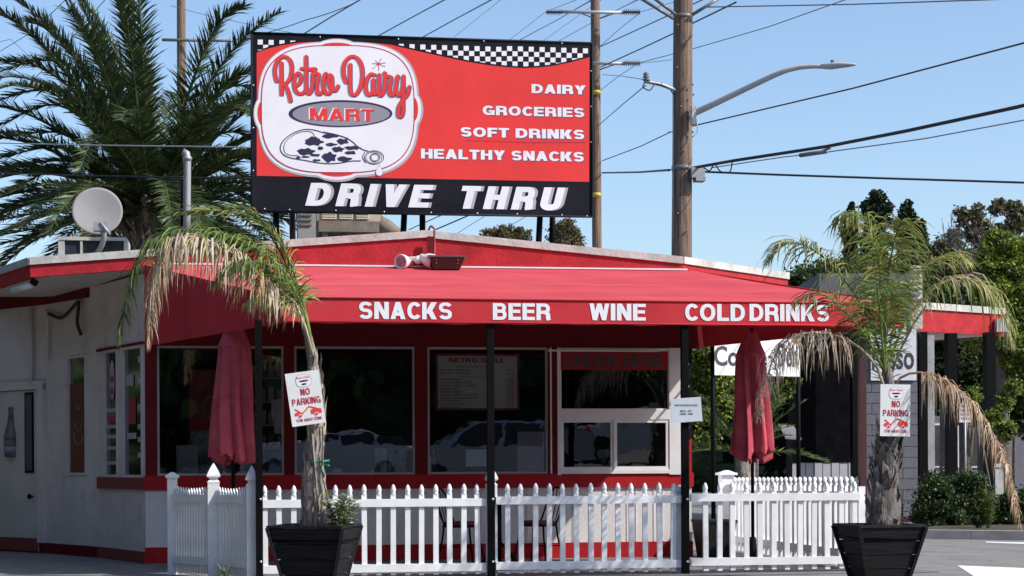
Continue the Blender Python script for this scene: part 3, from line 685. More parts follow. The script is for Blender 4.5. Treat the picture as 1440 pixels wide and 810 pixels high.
# awning posts
def post(px, py0, z1, Yp=-.07, w_=.070, m_='black_steel', bolts=True):
    p = at(px, 700, Y=Yp); mb = MB(); mb.box(p.x-w_/2, p.x+w_/2, Yp-w_/2, Yp+w_/2, 0, z1); po = mb.build('support_post', M[m_], aw)
    if bolts:
        for by in (702, 790):
            q = at(px, by, Y=Yp-w_/2); mb = MB(); mb.lathe((p.x+.012, Yp-w_/2, q.z), [(.014, 0), (.014, .008), (.006, .013)], 8, axis=(0, -1, 0)); mb.build('bolt', M['bolt'], po)
for px in (364.5, 690.5, 963.5): post(px, 470, zb+.03, Yp=-.0)
post(1213, 470, zb+.03, Yp=.25, m_='maroon', bolts=False)
mb = MB()   # frame tubes inside the canopy
mb.tube([FLb+Vector((.03, .05, .05)), FRb+Vector((-.03, .05, .05))], .018, 6)
for px in (400, 690, 963, 1213):
    p = at(px, 700, Y=0); mb.tube([(p.x, .05, zb+.05), (p.x, WY-.06, z_seam-.2)], .016, 6)
mb.build('frame_tube', M['black_steel'], aw)

# ================================================================== PICKET FENCES
def picket_mesh(h, w_=.052, name='picket'):
    mb = MB(); r = w_/2; hs = h-.105
    mb.box(-r, r, -r*.75, r*.75, 0, hs)
    mb.lathe((0, 0, hs), [(r*.92, 0), (r*1.02, .012), (r*.74, .022), (r*1.0, .034), (r*1.06, .05), (r*.86, .075), (r*.45, .096), (r*.08, .105)], 8, rot=.3927)
    return mb.mesh(name, M['vinyl'])
def cap_post(x, y, z1, parent, w_=.1, flat=False, name='fence_post'):
    mb = MB(); mb.box(x-w_/2, x+w_/2, y-w_/2, y+w_/2, 0, z1); po = mb.build(name, M['vinyl'], parent)
    mb = MB()
    if flat: mb.box(x-w_*.68, x+w_*.68, y-w_*.68, y+w_*.68, z1, z1+.03); mb.lathe((x, y, z1+.03), [(w_*.8, 0), (w_*.2, .03)], 4, smooth=False, rot=.785)
    else: mb.lathe((x, y, z1), [(w_*.74, 0), (w_*.74, .014), (w_*.5, .03), (w_*.5, .045), (w_*.82, .062), (w_*.82, .075), (w_*.66, .11), (w_*.3, .165), (w_*.04, .20)], 4, smooth=False, rot=.785)
    mb.build('post_cap', M['vinyl'], po); return po
fz0 = lambda px, py: at(px, py, Y=0).z
ht = at(640, 680.5, Y=0).z
fence = thing('picket_fence', (0, 0, 0), 'long white picket fence across the front of the patio between three black posts', 'picket fence')
pm = picket_mesh(ht-.03)
xs = [373.5+19.9*k for k in range(16)]+[713.8+19.4*k for k in range(13)]+[992.3+19.0*k for k in range(12)]
for px in xs:
    p = at(px, 740, Y=.04); o = inst('picket', pm, fence, (p.x+random.uniform(-.004, .004), .04, .03+random.uniform(-.004, .004))); o.rotation_euler = (random.uniform(-.006, .006), random.uniform(-.009, .009), random.uniform(-.05, .05))
for (x0, x1, yt, yb, xm) in ((362, 684, 707, 798.5, 560), (697, 957, 702.8, 794, 830), (971, 1208, 698.8, 788.5, 1090)):
    for yy, hh in ((yt, .078), (yb, .078)):
        a = at(x0, yy, Y=.04); b = at(x1, yy, Y=.04); z = at(xm, yy, Y=.04).z
        mb = MB(); mb.box(a.x, b.x, -.0, .075, z-hh/2, z+hh/2); mb.build('rail', M['vinyl'], fence)
for (px, py, Yp) in ((354, 679, .08), (691, 679, .11)):
    p = at(px, py, Y=Yp); cap_post(p.x, Yp, p.z-.03, fence, .105)
p = at(1210, 684, Y=.1); mb = MB(); mb.box(p.x-.035, p.x+.035, .05, .13, 0, p.z); mb.build('end_post', M['vinyl'], fence)
p = at(960, 679, Y=.11); cap_post(p.x-.03, .11, at(960, 690, Y=.11).z, fence, .1, flat=True)
# left return: two tight-picket panels
fl = thing('side_picket_fence', at(300, 800, Z=0), 'short tight-picket white fence panels at the left end of the patio', 'picket fence')
Pn = at(350, 805, Y=.1); Pm2 = at(301, 803, Y=.55); Pf = at(243, 800, Y=1.15)
pts = [Vector((p.x, p.y, 0)) for p in (Pn, Pm2, Pf)]
zt_ = at(301, 679, Y=.55).z
cap_post(pts[1].x, pts[1].y, zt_, fl, .115); cap_post(pts[2].x, pts[2].y, at(243, 672, Y=1.15).z, fl, .10, flat=True)
pms = picket_mesh(ht-.03, .030, 'tight_picket')
for (a, b, n_) in ((pts[2], pts[1], 14), (pts[1], pts[0], 11)):
    ang = math.atan2(b.y-a.y, b.x-a.x)
    for i in range(n_):
        u = (i+1.2)/(n_+1.4); p = a*(1-u)+b*u; dip = 1-.035*math.sin(math.pi*u)
        inst('picket', pms, fl, (p.x, p.y, .03), (0, 0, ang), (1, 1, dip))
    wl = Wall(a, b)
    for z in (zt_-.16, .16):
        mb = MB(); wl.box(mb, .04, wl.L-.05, z-.04, z+.04, -.035, .035); mb.build('rail', M['vinyl'], fl)
# right return, running back from the corner
frr = thing('rear_picket_fence', at(1120, 790, Z=0), 'white picket fence running back from the right corner of the patio', 'picket fence')
Pn = at(1206, 799, Z=0); Pn.y = max(Pn.y, .12); Pn = at(1206, 799, Y=.3); Pf = at(1034, 772, Y=4.3)
Pn.z = 0; Pf.z = 0; ztn = at(1200, 670, Y=.3).z; ztf = at(1034, 671, Y=4.3).z
pb_ = picket_mesh(1.0, .07, 'rear_picket')
n_ = 27; ang = math.atan2(Pn.y-Pf.y, Pn.x-Pf.x)
for i in range(n_):
    u = i/(n_-1); p = Pf*(1-u)+Pn*u; h = ztf*(1-u)+ztn*u
    inst('picket', pb_, frr, (p.x, p.y, .02), (0, 0, ang), (1, 1, h-.02))
wl = Wall(Pf, Pn)
for (za, zb_) in ((ztf-.2, ztn-.2), (.16, .16)):
    mb = MB(); lo = [wl.pt(0, -.03, za-.04), wl.pt(wl.L, -.03, zb_-.04), wl.pt(wl.L, .03, zb_-.04), wl.pt(0, .03, za-.04)]
    mb.hexa(lo, [p+zv*.08 for p in lo]); mb.build('rail', M['vinyl'], frr)
p = at(1022, 775, Y=4.45); cap_post(p.x, 4.45, at(1022, 668, Y=4.45).z, frr, .17, flat=True)
# ================================================================== ROOF BILLBOARD
BY = 5.0
def bp(px, py, o=0.0): 
    p = at(px, py, Y=BY); p.y = BY-o*.5; return p
bb = thing('billboard', bp(595, 325), 'large red and black drive thru dairy billboard standing on the shop roof', 'billboard')
TL, TR, BR_, BL_ = bp(353.5, 46), bp(833, 60.5), bp(832, 305), bp(353.5, 297.5)
mb = MB(); mb.ngon([BL_, BR_, TR, TL], (0, .10, 0)); mb.build('board', M['sign_black'], bb)
mb = MB()
for (a, b) in ((TL, TR), (TR, BR_), (BR_, BL_), (BL_, TL)): mb.tube([a+Vector((0, .0, 0)), b], .016, 4)
mb.build('board_edge', M['sign_black'], bb)
wave = [(361, 74), (378, 68), (397, 63.5), (420, 60), (450, 58.5), (520, 60), (550, 63), (564, 66.5), (590, 72.5), (627, 80.5), (655, 86.5), (685, 91.5), (712, 94.5), (735, 95.8), (757, 95), (777, 92.8), (800, 88.3), (829, 80.5)]
red = [bp(361, 247.2, .004)]+[bp(828.5, 255.8, .004)]+[bp(x, y, .004) for (x, y) in wave[::-1]]
mb = MB(); mb.ngon(red[::-1]); mb.build('red_panel', M['sign_red'], bb)
def wy(x):
    for (a, b) in zip(wave, wave[1:]):
        if a[0] <= x <= b[0]: return a[1]+(b[1]-a[1])*(x-a[0])/(b[0]-a[0])
    return 60
mb = MB(); cw = 7.62; k = 0; x = 362.5
while x < 826:
    for r_ in range(4):
        if (k+r_) % 2 == 0:
            top = 46+(x-353)*.0303+9.5+r_*7.1-(1.5 if x > 700 else 0)
            x1 = min(x+cw-.5, 828); b0 = min(top+6.9, wy(x)-2.4); b1 = min(top+6.9, wy(x1)-2.4)
            if b0 > top+1 or b1 > top+1:
                b0 = max(b0, top+.2); b1 = max(b1, top+.2)
                mb.ngon([bp(x, b0, .005), bp(x1, b1, .005), bp(x1, top, .005), bp(x, top, .005)])
    x += cw; k += 1
mb.build('checker_square', M['sign_white'], bb, kind='stuff')
# badge
def supere(cx, cy, a, b, n, t):
    c_, s_ = math.cos(t), math.sin(t); r_ = (abs(c_/a)**n+abs(s_/b)**n)**(-1/n); return r_
bumps = ((473, 67, 28, 11), (369, 159, 11, 22), (581, 154, 11, 22), (474, 240.5, 30, 12))
def badge_outline(g, o, dx=0, dy=0, bump=True):
    cx, cy, a, b = 475, 153.5, 111+g, 93+g; out = []
    for i in range(144):
        t = 2*math.pi*i/144; r_ = supere(cx, cy, a, b, 3.1, t); c_, s_ = math.cos(t), math.sin(t)
        if bump:
            for (ex, ey, ea, eb) in bumps:
                ea += g; eb += g; A_ = (c_/ea)**2+(s_/eb)**2; ox, oy = cx-ex, cy-ey
                B_ = 2*(c_*ox/ea**2+s_*oy/eb**2); C_ = (ox/ea)**2+(oy/eb)**2-1; D_ = B_*B_-4*A_*C_
                if D_ > 0: r_ = max(r_, (-B_+math.sqrt(D_))/(2*A_))
        out.append(bp(cx+r_*c_+dx, cy+r_*s_+dy, o))
    return out
badge = thing; 
mb = MB(); mb.ngon(badge_outline(2.6, .009, .8, .8)); bd = mb.build('badge', M['sign_mid'], bb)
mb = MB(); mb.ngon(badge_outline(.6, .012)); mb.build('badge_rim', M['sign_white'], bd)
for (ex, ey, ea, eb) in bumps: mb = MB(); mb.ngon([bp(ex+(ea-4)*math.cos(t*.2618), ey+(eb-4 if eb < 15 else eb-5)*math.sin(t*.2618), .015) for t in range(24)]); mb.build('red_scallop', M['sign_red'], bd)
mb = MB(); mb.ngon(badge_outline(-3.2, .018, bump=False)); mb.build('badge_field', M['sign_white'], bd)
mb = MB(); o1 = badge_outline(-3.0, .021, bump=False); o2 = badge_outline(-4.3, .021, bump=False); n_ = len(o1)
mb.add(o1+o2, [(i, (i+1) % n_, n_+(i+1) % n_, n_+i) for i in range(n_)]); mb.build('pin_line', M['sign_crimson'], bd)
def ribbon(mb, pts, w_, o, n=28, closed=False, f=None):
    P = smooth_path([Vector((p[0], p[1], 0)) for p in pts], n) if len(pts) > 2 else [Vector((p[0], p[1], 0)) for p in pts]
    L = []; Rr = []
    for i, p in enumerate(P):
        t = (P[min(i+1, len(P)-1)]-P[max(i-1, 0)]).normalized(); q = Vector((-t.y, t.x, 0))*w_/2*(f(i/(len(P)-1)) if f else 1)
        L.append(p+q); Rr.append(p-q)
    k_ = len(P); Z = [o+.0024*i/k_ for i in range(k_)]
    mb.add([bp(v.x, v.y, z) for v, z in zip(L+Rr, Z+Z)], [(i, i+1, k_+i+1, k_+i) for i in range(k_-1)])
    for e, z in ((P[0], o-.0003), (P[-1], o+.0027)):
        if w_ > 2: mb.ngon([bp(e.x+w_/2*math.cos(u*.785), e.y+w_/2*math.sin(u*.785), z) for u in range(8)])
c2 = lambda u, v: (340+u/2.793, 30+v/2.793)
ra_ = lambda *L: [(380+u/11.573, 70+v/11.573) for (u, v) in L]
rb2 = lambda *L: [(475+u/8.1, 70+v/8.1) for (u, v) in L]
script = [
 ra_((105, 515), (80, 430), (70, 330), (95, 220), (140, 150), (210, 112), (280, 130), (330, 190), (352, 290), (335, 420), (290, 510), (215, 575)),
 ra_((180, 215), (182, 400), (185, 725)), ra_((240, 575), (275, 640), (310, 740), (330, 835)),
 ra_((400, 590), (450, 570), (490, 520), (498, 430), (460, 380), (420, 400), (390, 480), (390, 580), (410, 660), (460, 710), (520, 710), (575, 660)),
 ra_((582, 110), (585, 300), (585, 550), (590, 660), (625, 715), (660, 680), (688, 580), (690, 450), (700, 380), (722, 335)), ra_((510, 305), (600, 320), (730, 312)),
 ra_((700, 392), (745, 388), (786, 402), (772, 480), (757, 600), (770, 700), (802, 720), (842, 690)),
 ra_((900, 385), (865, 470), (860, 580), (890, 680), (940, 720), (990, 670), (1005, 560), (1000, 450), (970, 405), (945, 450), (952, 560), (1000, 640), (1060, 665), (1100, 590)),
 rb2((95, 370), (65, 290), (65, 180), (110, 100), (175, 75), (235, 110), (275, 200), (280, 320), (255, 430), (215, 500), (175, 515), (145, 480), (140, 350), (140, 170)),
 rb2((415, 285), (370, 280), (330, 340), (315, 420), (330, 490), (362, 515), (395, 480)), rb2((403, 340), (403, 440), (412, 500), (440, 500)),
 rb2((468, 285), (468, 400), (470, 500), (492, 520), (520, 480), (535, 400), (540, 290)),
 rb2((530, 262), (550, 300), (596, 308), (606, 335), (592, 420), (590, 490), (620, 520), (650, 480)),
 rb2((680, 300), (665, 400), (660, 480), (690, 520), (722, 490), (740, 420)),
 rb2((745, 300), (745, 450), (742, 600), (742, 700), (720, 762), (690, 740), (695, 650), (740, 570), (790, 510), (812, 420))]
for (dx, dy, o, m_, nm, ww) in ((1.3, .9, .022, 'sign_plum', 'script_shadow', 5.0), (0, 0, .034, 'sign_red', 'script_lettering', 4.5)):
    mb = MB()
    for st in script: ribbon(mb, [(u+dx, v+dy) for (u, v) in st], ww, o+.0005*script.index(st))
    mb.build(nm, M['sign_crimson' if m_ == 'sign_red' and False else m_], bd)
mb = MB()
for k_, (u, v) in enumerate(((495, 100), (545, 150), (540, 195), (470, 240), (395, 220), (390, 158), (430, 125))): ribbon(mb, rb2((462, 162), (u, v)), .75, .024+.0003*k_)
mb.ngon([bp(475+(462+14*math.cos(t*.785))/8.1, 70+(162+14*math.sin(t*.785))/8.1, .0275) for t in range(8)])
mb.build('starburst', M['sign_crimson'], bd)
ex, ey = c2(388, 363)
mb = MB(); mb.ngon([bp(ex+73*math.cos(t*.1309), ey+19*math.sin(t*.1309), .0235) for t in range(48)]); mb.build('oval_rim', M['sign_navy'], bd)
mb = MB(); mb.ngon([bp(ex+.8+68.5*math.cos(t*.1309), ey+.6+16.6*math.sin(t*.1309), .0255) for t in range(48)]); mb.build('oval_field', M['sign_gray'], bd)
mb = MB(); text_px(mb, 'MART', 434, 524.5, 160.6, 17, BY-0.01375, heavy=.2); mb.build('lettering_edge', M['sign_white'], bd)
mb = MB(); text_px(mb, 'MART', 436, 526.5, 161.2, 17, BY-0.01550, heavy=.2); mb.build('lettering', M['sign_red'], bd)
c8 = lambda u, v: (380+u/5.064, 100+v/5.064)
mb = MB()
for st, w_ in (([(370, 437), (310, 420), (240, 417), (170, 440), (110, 480), (76, 525), (74, 565), (100, 600), (150, 620), (250, 637), (330, 652), (420, 660), (500, 655), (570, 642), (645, 640)], 1.3),
               ([(370, 437), (440, 450), (520, 470), (580, 500), (625, 540), (665, 562), (700, 572)], 1.3),
               ([(318, 470), (300, 440), (262, 430), (200, 440), (140, 475), (104, 515), (98, 560), (115, 590), (160, 602), (200, 600)], .8),
               ([(375, 432), (470, 452), (560, 480)], .6)):
    ribbon(mb, [c8(*p) for p in st], w_, .024, 40)
for (cx_, cy_, ra, rb, w_) in ((740, 616, 68, 48, .9), (738, 616, 56, 40, .6), (745, 616, 34, 30, .9), (745, 616, 26, 23, .6)):
    ribbon(mb, [c8(cx_+ra*math.cos(t*.3927), cy_+rb*math.sin(t*.3927)) for t in range(17)], w_, .0245, 40)
ribbon(mb, [c8(675, 575), c8(658, 615), c8(680, 655)], 1.0, .024)
mb.build('bottle_outline', M['sign_navy'], bd)
mb = MB(); rr = random.Random(3)
for (cx_, cy_, ra, rb) in ((310, 505, 66, 26), (308, 485, 34, 18), (255, 575, 62, 24), (425, 462, 56, 17), (515, 502, 42, 20), (432, 524, 42, 11), (358, 550, 20, 13), (482, 558, 42, 19), (585, 548, 55, 14), (572, 582, 38, 13), (420, 614, 50, 34), (525, 628, 52, 18), (322, 600, 34, 10), (252, 612, 30, 7), (200, 616, 17, 10), (330, 636, 30, 8)):
    ph = rr.uniform(0, 6); k3 = rr.choice((3, 4, 5))
    mb.ngon([bp(*c8(cx_+ra*math.cos(t*.2618)*(1+.16*math.sin(k3*t*.2618+ph)), cy_+rb*math.sin(t*.2618)*(1+.22*math.sin((k3+1)*t*.2618+ph))), .0225+.0003*(cx_ % 5)) for t in range(24)])
mb.build('cow_spots', M['sign_navy'], bd)
mb = MB(); dp = [(776, 672), (790, 695), (800, 718), (795, 738), (776, 747), (757, 738), (752, 718), (762, 695)]
mb.ngon([bp(*c8(776+(x-776)*1.15, 712+(y-712)*1.12), .0225) for (x, y) in dp]); mb.build('drop_edge', M['sign_gray'], bd)
mb = MB(); mb.ngon([bp(*c8(x, y), .0245) for (x, y) in dp]); mb.build('milk_drop', M['sign_white'], bd)
# wordmarks
for (s_, x0, x1, yc, h) in (('DAIRY', 747.5, 823.5, 125.5, 12.6), ('GROCERIES', 678.8, 821.5, 156.7, 13), ('SOFT DRINKS', 648, 821.5, 187.3, 13.2), ('HEALTHY SNACKS', 592, 821, 218.3, 13.5)):
    letters_px('letter_shadow', 'sign_plum', bb, s_, x0+1.3, x1+1.3, yc+1.2, h, BY-0.00300, heavy=.245)
    letters_px('letter', 'sign_white', bb, s_, x0, x1, yc, h, BY-0.00500, heavy=.245)
for (s_, x0, x1, yc) in (('DRIVE', 429, 614, 274.6), ('THRU', 649, 799, 278.6)):
    for (dx, o, m_, nm) in ((4.2, .006, 'sign_mid', 'letter_shadow'), (2.2, .010, 'sign_mid', 'letter_shadow'), (0, .014, 'sign_white', 'letter')):
        letters_px(nm, m_, bb, s_, x0+dx, x1+dx-4, yc, 32, BY-o*.5, heavy=.26, shear=.2, space=2.9)
mb = MB()
for (x, y) in ((372, 294), (407, 295), (472, 296), (540, 298), (606, 299), (671, 300), (727, 301), (790, 302.5), (825, 304), (356, 120), (356, 180), (356, 240), (831, 100), (831, 150), (831, 200), (450, 52), (560, 55), (680, 58), (790, 61)):
    mb.lathe(bp(x, y, .0), [(.012, 0), (.012, .008), (.004, .012)], 6, axis=(0, -1, 0))
mb.build('fixings', M['bolt'], bb, kind='stuff')
mb = MB(); ribbon(mb, [(655, 197.5), (700, 199), (760, 200.5), (824, 200)], 1.2, .0065, 12); mb.build('banner_seam', M['sign_crimson'], bb)
for (px, px2, dy, m_) in ((388, 389, .0, 'black_steel'), (411, 412, .35, 'maroon'), (569, 564, .0, 'black_steel'), (594, 594, .4, 'black_steel'), (760, 755, .0, 'black_steel'), (777, 776, .4, 'black_steel')):
    a = at(px, 292, Y=BY+.15+dy); b = at(px2, 352, Y=BY+.2+dy*1.6); mb = MB(); mb.tube([b-zv*.3, a], .04, 8); mb.build('leg', M[m_], bb)
mb = MB()
for px in (389, 569, 760):
    a = at(px, 150, Y=BY+.14); b = at(px, 296, Y=BY+.14); mb.tube([b, a], .03, 6)
mb.build('rear_brace', M['black_steel'], bb)

# ================================================================== SIGN PLATES
def no_parking(cx, cy, wpx, hpx, Y, rot, label):
    c = at(cx, cy, Y=Y); k = FPX/((c-CAM).dot(dv)); W_, H_ = wpx/k, hpx/k
    t = thing('no_parking_sign', c, label, 'sign', 'no parking signs on the potted palms')
    U = Vector((math.cos(rot), 0, math.sin(rot))); V = Vector((-math.sin(rot), 0, math.cos(rot))); N = Vector((0, -1, 0))
    P = lambda u, v, o=0: c+U*(u*W_)+V*(v*H_)+N*o
    mb = MB(); mb.ngon([P(-.5, -.5), P(.5, -.5), P(.5, .5), P(-.5, .5)], (0, .006, 0)); mb.build('plate', M['sign_pale'], t)
    mb = MB(); text_on(mb, 'NO', P(-.12, .06, .002), U, V, W_*.28, H_*.125, heavy=.22); mb.build('lettering', M['sign_crimson'], t); mb = MB()
    text_on(mb, 'PARKING', P(-.41, -.115, .002), U, V, W_*.85, H_*.125, heavy=.2); mb.build('lettering', M['sign_crimson'], t); mb = MB()
    text_on(mb, 'TOW AWAY ZONE', P(-.36, -.43, .002), U, V, W_*.76, H_*.055, heavy=.2); mb.build('lettering', M['sign_crimson'], t)
    mb = MB()
    for (x0, x1, y0, y1) in ((-.38, -.14, -.31, -.245), (.10, .42, -.31, -.215)):
        mb.ngon([P(x0, y0, .002), P(x1, y0, .002), P(x1, y1-.02, .002), P(x1-.06, y1, .002), P(x0+.03, y1, .002), P(x0, y1-.02, .002)])
    for (x0, y0, x1, y1) in ((-.36, -.18, -.22, -.24), (.06, -.16, .30, -.215), (-.14, -.27, .0, -.2), (.0, -.2, .06, -.16)):
        d_ = Vector((x1-x0, y1-y0, 0)).normalized()*.012
        mb.ngon([P(x0+d_.y, y0-d_.x, .003), P(x1+d_.y, y1-d_.x, .003), P(x1-d_.y, y1+d_.x, .003), P(x0-d_.y, y0+d_.x, .003)])
    mb.build('tow_trucks', M['sign_red'], t)
    for (x, y) in ((-.22, -.32), (.26, -.32)):
        mb = MB(); md = MB()
        mb.ngon([P(x+.06*math.cos(a*.524), y+.038*math.sin(a*.524), .0035) for a in range(12)])
        md.ngon([P(x+.04*math.cos(a*.524), y+.025*math.sin(a*.524), .0045) for a in range(12)])
        md.build('wheel_mark', M['sign_crimson'], t); mb.build('wheel_ring', M['sign_pale'], t)
    mb = MB(); mb.ngon([P(.02+.24*math.copysign(abs(math.cos(a*.262))**.7, math.cos(a*.262)), .33+.12*math.copysign(abs(math.sin(a*.262))**.7, math.sin(a*.262)), .0015) for a in range(24)]); lg = mb.build('emblem', M['sign_mid'], t)
    mb = MB(); mb.ngon([P(.02+.225*math.copysign(abs(math.cos(a*.262))**.7, math.cos(a*.262)), .33+.112*math.copysign(abs(math.sin(a*.262))**.7, math.sin(a*.262)), .0025) for a in range(24)]); mb.build('emblem_field', M['sign_white'], lg)
    mb = MB(); text_on(mb, 'Retro Dairy', P(-.18, .355, .0035), U, V, W_*.4, H_*.06, bold=.01); mb.build('emblem_script', M['sign_red'], lg)
    mb = MB(); mb.ngon([P(.02+.15*math.cos(a*.524), .325+.017*math.sin(a*.524), .0035) for a in range(12)]); mb.ngon([P(.02+.08*math.cos(a*.524), .265+.018*math.sin(a*.524), .0035) for a in range(12)]); mb.build('emblem_oval', M['sign_navy'], lg)
    return t
no_parking(429.5, 560, 47.5, 75, -1.60, R(8), 'tilted white no parking tow away sign on the palm with the drooping dead frond')
no_parking(1259, 577, 44, 73, -1.62, R(-1), 'upright white no parking tow away sign on the upright palm')
c = at(965.5, 577, Y=-.075)
t = thing('opening_hours_sign', c, 'small pale opening hours sign on the black post beside the order window', 'sign')
mb = MB(); q = [at(x, y, Y=-.075) for (x, y) in ((944.5, 595), (988, 592), (985.5, 558), (943, 561))]; mb.ngon(q, (0, .006, 0)); mb.build('plate', M['hours_plate'], t)
mb = MB(); text_px(mb, 'NEW BUSINESS HOURS', 949, 981, 569.8, 2.7, -.078, bold=.02); text_px(mb, 'MON - SAT', 957, 973, 578, 2.8, -.078, bold=.02); text_px(mb, '10AM - 6PM', 956.5, 974, 582, 2.8, -.078, bold=.02); mb.build('lettering', M['banner_ink'], t)

# ================================================================== PLANTERS AND POTTED PALMS
def planter(cx, ytop, wtop, Y, rot, label, h=.62):
    c = at(cx, ytop, Y=Y); zt = c.z; t = thing('planter_box', (c.x, Y, 0), label, 'planter', 'black wooden planters in front of the fence')
    Rm = Matrix.Rotation(rot, 4, 'Z'); wt, wb = wtop/2, wtop/2*.60; nb = 4
    h0 = 0.0
    O = Vector((c.x, Y, 0))
    def ring(z, w_): return [O+(Rm @ Vector((sx*w_, sy*w_, 0)))+zv*z for (sx, sy) in ((-1, -1), (1, -1), (1, 1), (-1, 1))]
    wz = lambda z: wb+(wt-wb)*z/zt
    for i in range(nb):           # stacked staves on each side, proud of one another
        z0 = h0+i*zt/nb+.003; z1 = (i+1)*zt/nb-.003
        for s_ in range(4):
            lo = ring(z0, wz(z0)); hi = ring(z1, wz(z1)); li = ring(z0, wz(z0)-.03); hi2 = ring(z1, wz(z1)-.03)
            a, b = s_, (s_+1) % 4; mb = MB(); mb.hexa([lo[a], lo[b], li[b], li[a]], [hi[a], hi[b], hi2[b], hi2[a]]); mb.build('stave', M['planter'], t)
    for s_ in range(4):           # corner battens and a metal band
        lo = ring(0, wz(0)+.008)[s_]; hi = ring(zt, wz(zt)+.008)[s_]; mb = MB(); mb.tube([lo, hi], .022, 4, smooth=False); mb.build('corner_batten', M['planter'], t)
    mb = MB(); q = ring(zt*.80, wz(zt*.80)+.006); mb.tube(q+[q[0]], .009, 5); mb.build('band', M['galv'] if False else M['black_steel'], t)
    mb = MB(); q = ring(zt, wt+.012); q2 = ring(zt, wt-.05)
    for s_ in range(4):
        a, b = s_, (s_+1) % 4; mb.hexa([q[a], q[b], q2[b], q2[a]], [p+zv*.022 for p in (q[a], q[b], q2[b], q2[a])])
    mb.build('rim', M['planter'], t)
    mb = MB(); q = ring(zt-.05, wt-.03); mb.ngon(q); mb.build('soil', M['soil'], t)
    g = MB(); rg = random.Random(cx)
    for i in range(420):
        p = O+(Rm @ Vector((rg.uniform(-1, 1)*(wt-.06), rg.uniform(-1, 1)*(wt-.06), 0)))+zv*(zt-.045); a = rg.uniform(0, 6.28); L_ = rg.uniform(.02, .07)
        d_ = Vector((math.cos(a), math.sin(a), rg.uniform(.3, 1.2))).normalized()*L_; s_ = Vector((-math.sin(a), math.cos(a), 0))*.012
        g.add([p-s_, p+s_, p+d_], [(0, 1, 2)])
    g.build('moss', M['leaf_c'], t, kind='stuff')
    return O, zt
PLo, PLz = planter(443, 741, .68, -1.45, R(-18), 'black wooden planter holding the palm with the drooping dead frond')
PRo, PRz = planter(1236, 740, .65, -1.45, R(3), 'black wooden planter holding the upright palm at the right')

def leaf_strip(mb, p, d, L_, w_, wdir, grav, mi, rg, seg=4, stiff=0.0):
    pts = [p.copy()]; d = d.normalized()
    for i in range(seg):
        pts.append(pts[-1]+d*(L_/seg)); d = (d-zv*(grav*(.5+.5*i/seg))+Vector((rg.uniform(-1, 1), rg.uniform(-1, 1), rg.uniform(-1, 1)))*.07).normalized()
    vs = []; prof = [.55, 1, .9, .62, .3, .2]
    for i, q in enumerate(pts[:-1]): h = wdir*w_/2*prof[int(i*5/seg)] ; vs += [q-h, q+h]
    vs.append(pts[-1]); fs = [(2*i, 2*i+1, 2*i+3, 2*i+2) for i in range(seg-1)]+[(2*seg-2, 2*seg-1, 2*seg)]
    mb.add(vs, fs, mi, True)
def frond(path, mats, parent, n=70, L_=.45, w_=.012, grav=.25, fwd=.5, lift=.1, start=.15, rad=(.014, .004), seed=0, side=None, rachis=0, seg=4, lfn=None, up=None, jit=.2, name='frond', vee=.0):
    rg = random.Random(seed); P = smooth_path(path, 30); mb = MB()
    mb.tube(P[::2]+[P[-1]], [rad[0]+(rad[1]-rad[0])*i/(len(P[::2])) for i in range(len(P[::2])+1)], 5, rachis)
    for k in range(n):
        u = start+(1-start)*(k+.5)/n; x = u*30; i = min(int(x), 29); p = P[i].lerp(P[i+1], x-i); t = (P[i+1]-P[i]).normalized()
        upv = (up or zv); s = t.cross(upv); s = s.normalized() if s.length > .05 else Vector((0, 1, 0)); nn = s.cross(t)
        lf = lfn(u) if lfn else math.sin(math.pi*min(1, max(0, (u*.86+.12))))**.6
        for sg in ((-1, 1) if side is None else (side,)):
            ll = L_*lf*rg.uniform(1-jit, 1+jit*.4)
            if rg.random() < .04: continue
            d = s*sg*(1+rg.uniform(-.25, .25))+t*(fwd+u*.5+rg.uniform(-.2, .2))+nn*(lift+vee+rg.uniform(-.15, .15))
            leaf_strip(mb, p, d+Vector((rg.gauss(0, 1), rg.gauss(0, 1), rg.gauss(0, 1)))*jit*.9, ll*rg.uniform(.75, 1.12), w_*rg.uniform(.7, 1.2), (t+nn*rg.uniform(-.5, .5)+s*rg.uniform(-.2, .2)).normalized(), grav*rg.uniform(.45, 1.35), rg.randrange(len(mats)) if len(mats) > 1 else 0, rg, seg)
    return mb.build(name, [M[x] for x in mats], parent)
def pp(pts, Y): return [at(x, y, Y=Y+dy) for (x, y, dy) in pts]
def ragged_trunk(mb, pts, rads, seed, n=9, mi=0):
    P = smooth_path(pts, 28); rg = random.Random(seed); k = len(P); rr_ = []
    for i in range(k):
        u = i/(k-1)*(len(rads)-1); j = min(int(u), len(rads)-2); rr_.append(rads[j]+(rads[j+1]-rads[j])*(u-j))
    vs = []
    for i, p in enumerate(P):
        for j in range(n):
            a = 2*math.pi*j/n; r_ = rr_[i]*(1+.16*math.sin(a*3+i*.35+seed)+.08*rg.uniform(-1, 1)); vs.append(p+Vector((r_*math.cos(a), r_*math.sin(a), 0)))
    mb.add(vs, [(i*n+j, i*n+(j+1) % n, (i+1)*n+(j+1) % n, (i+1)*n+j) for i in range(k-1) for j in range(n)]+[tuple(range((k-1)*n, k*n))], mi, True)
    return P, rr_
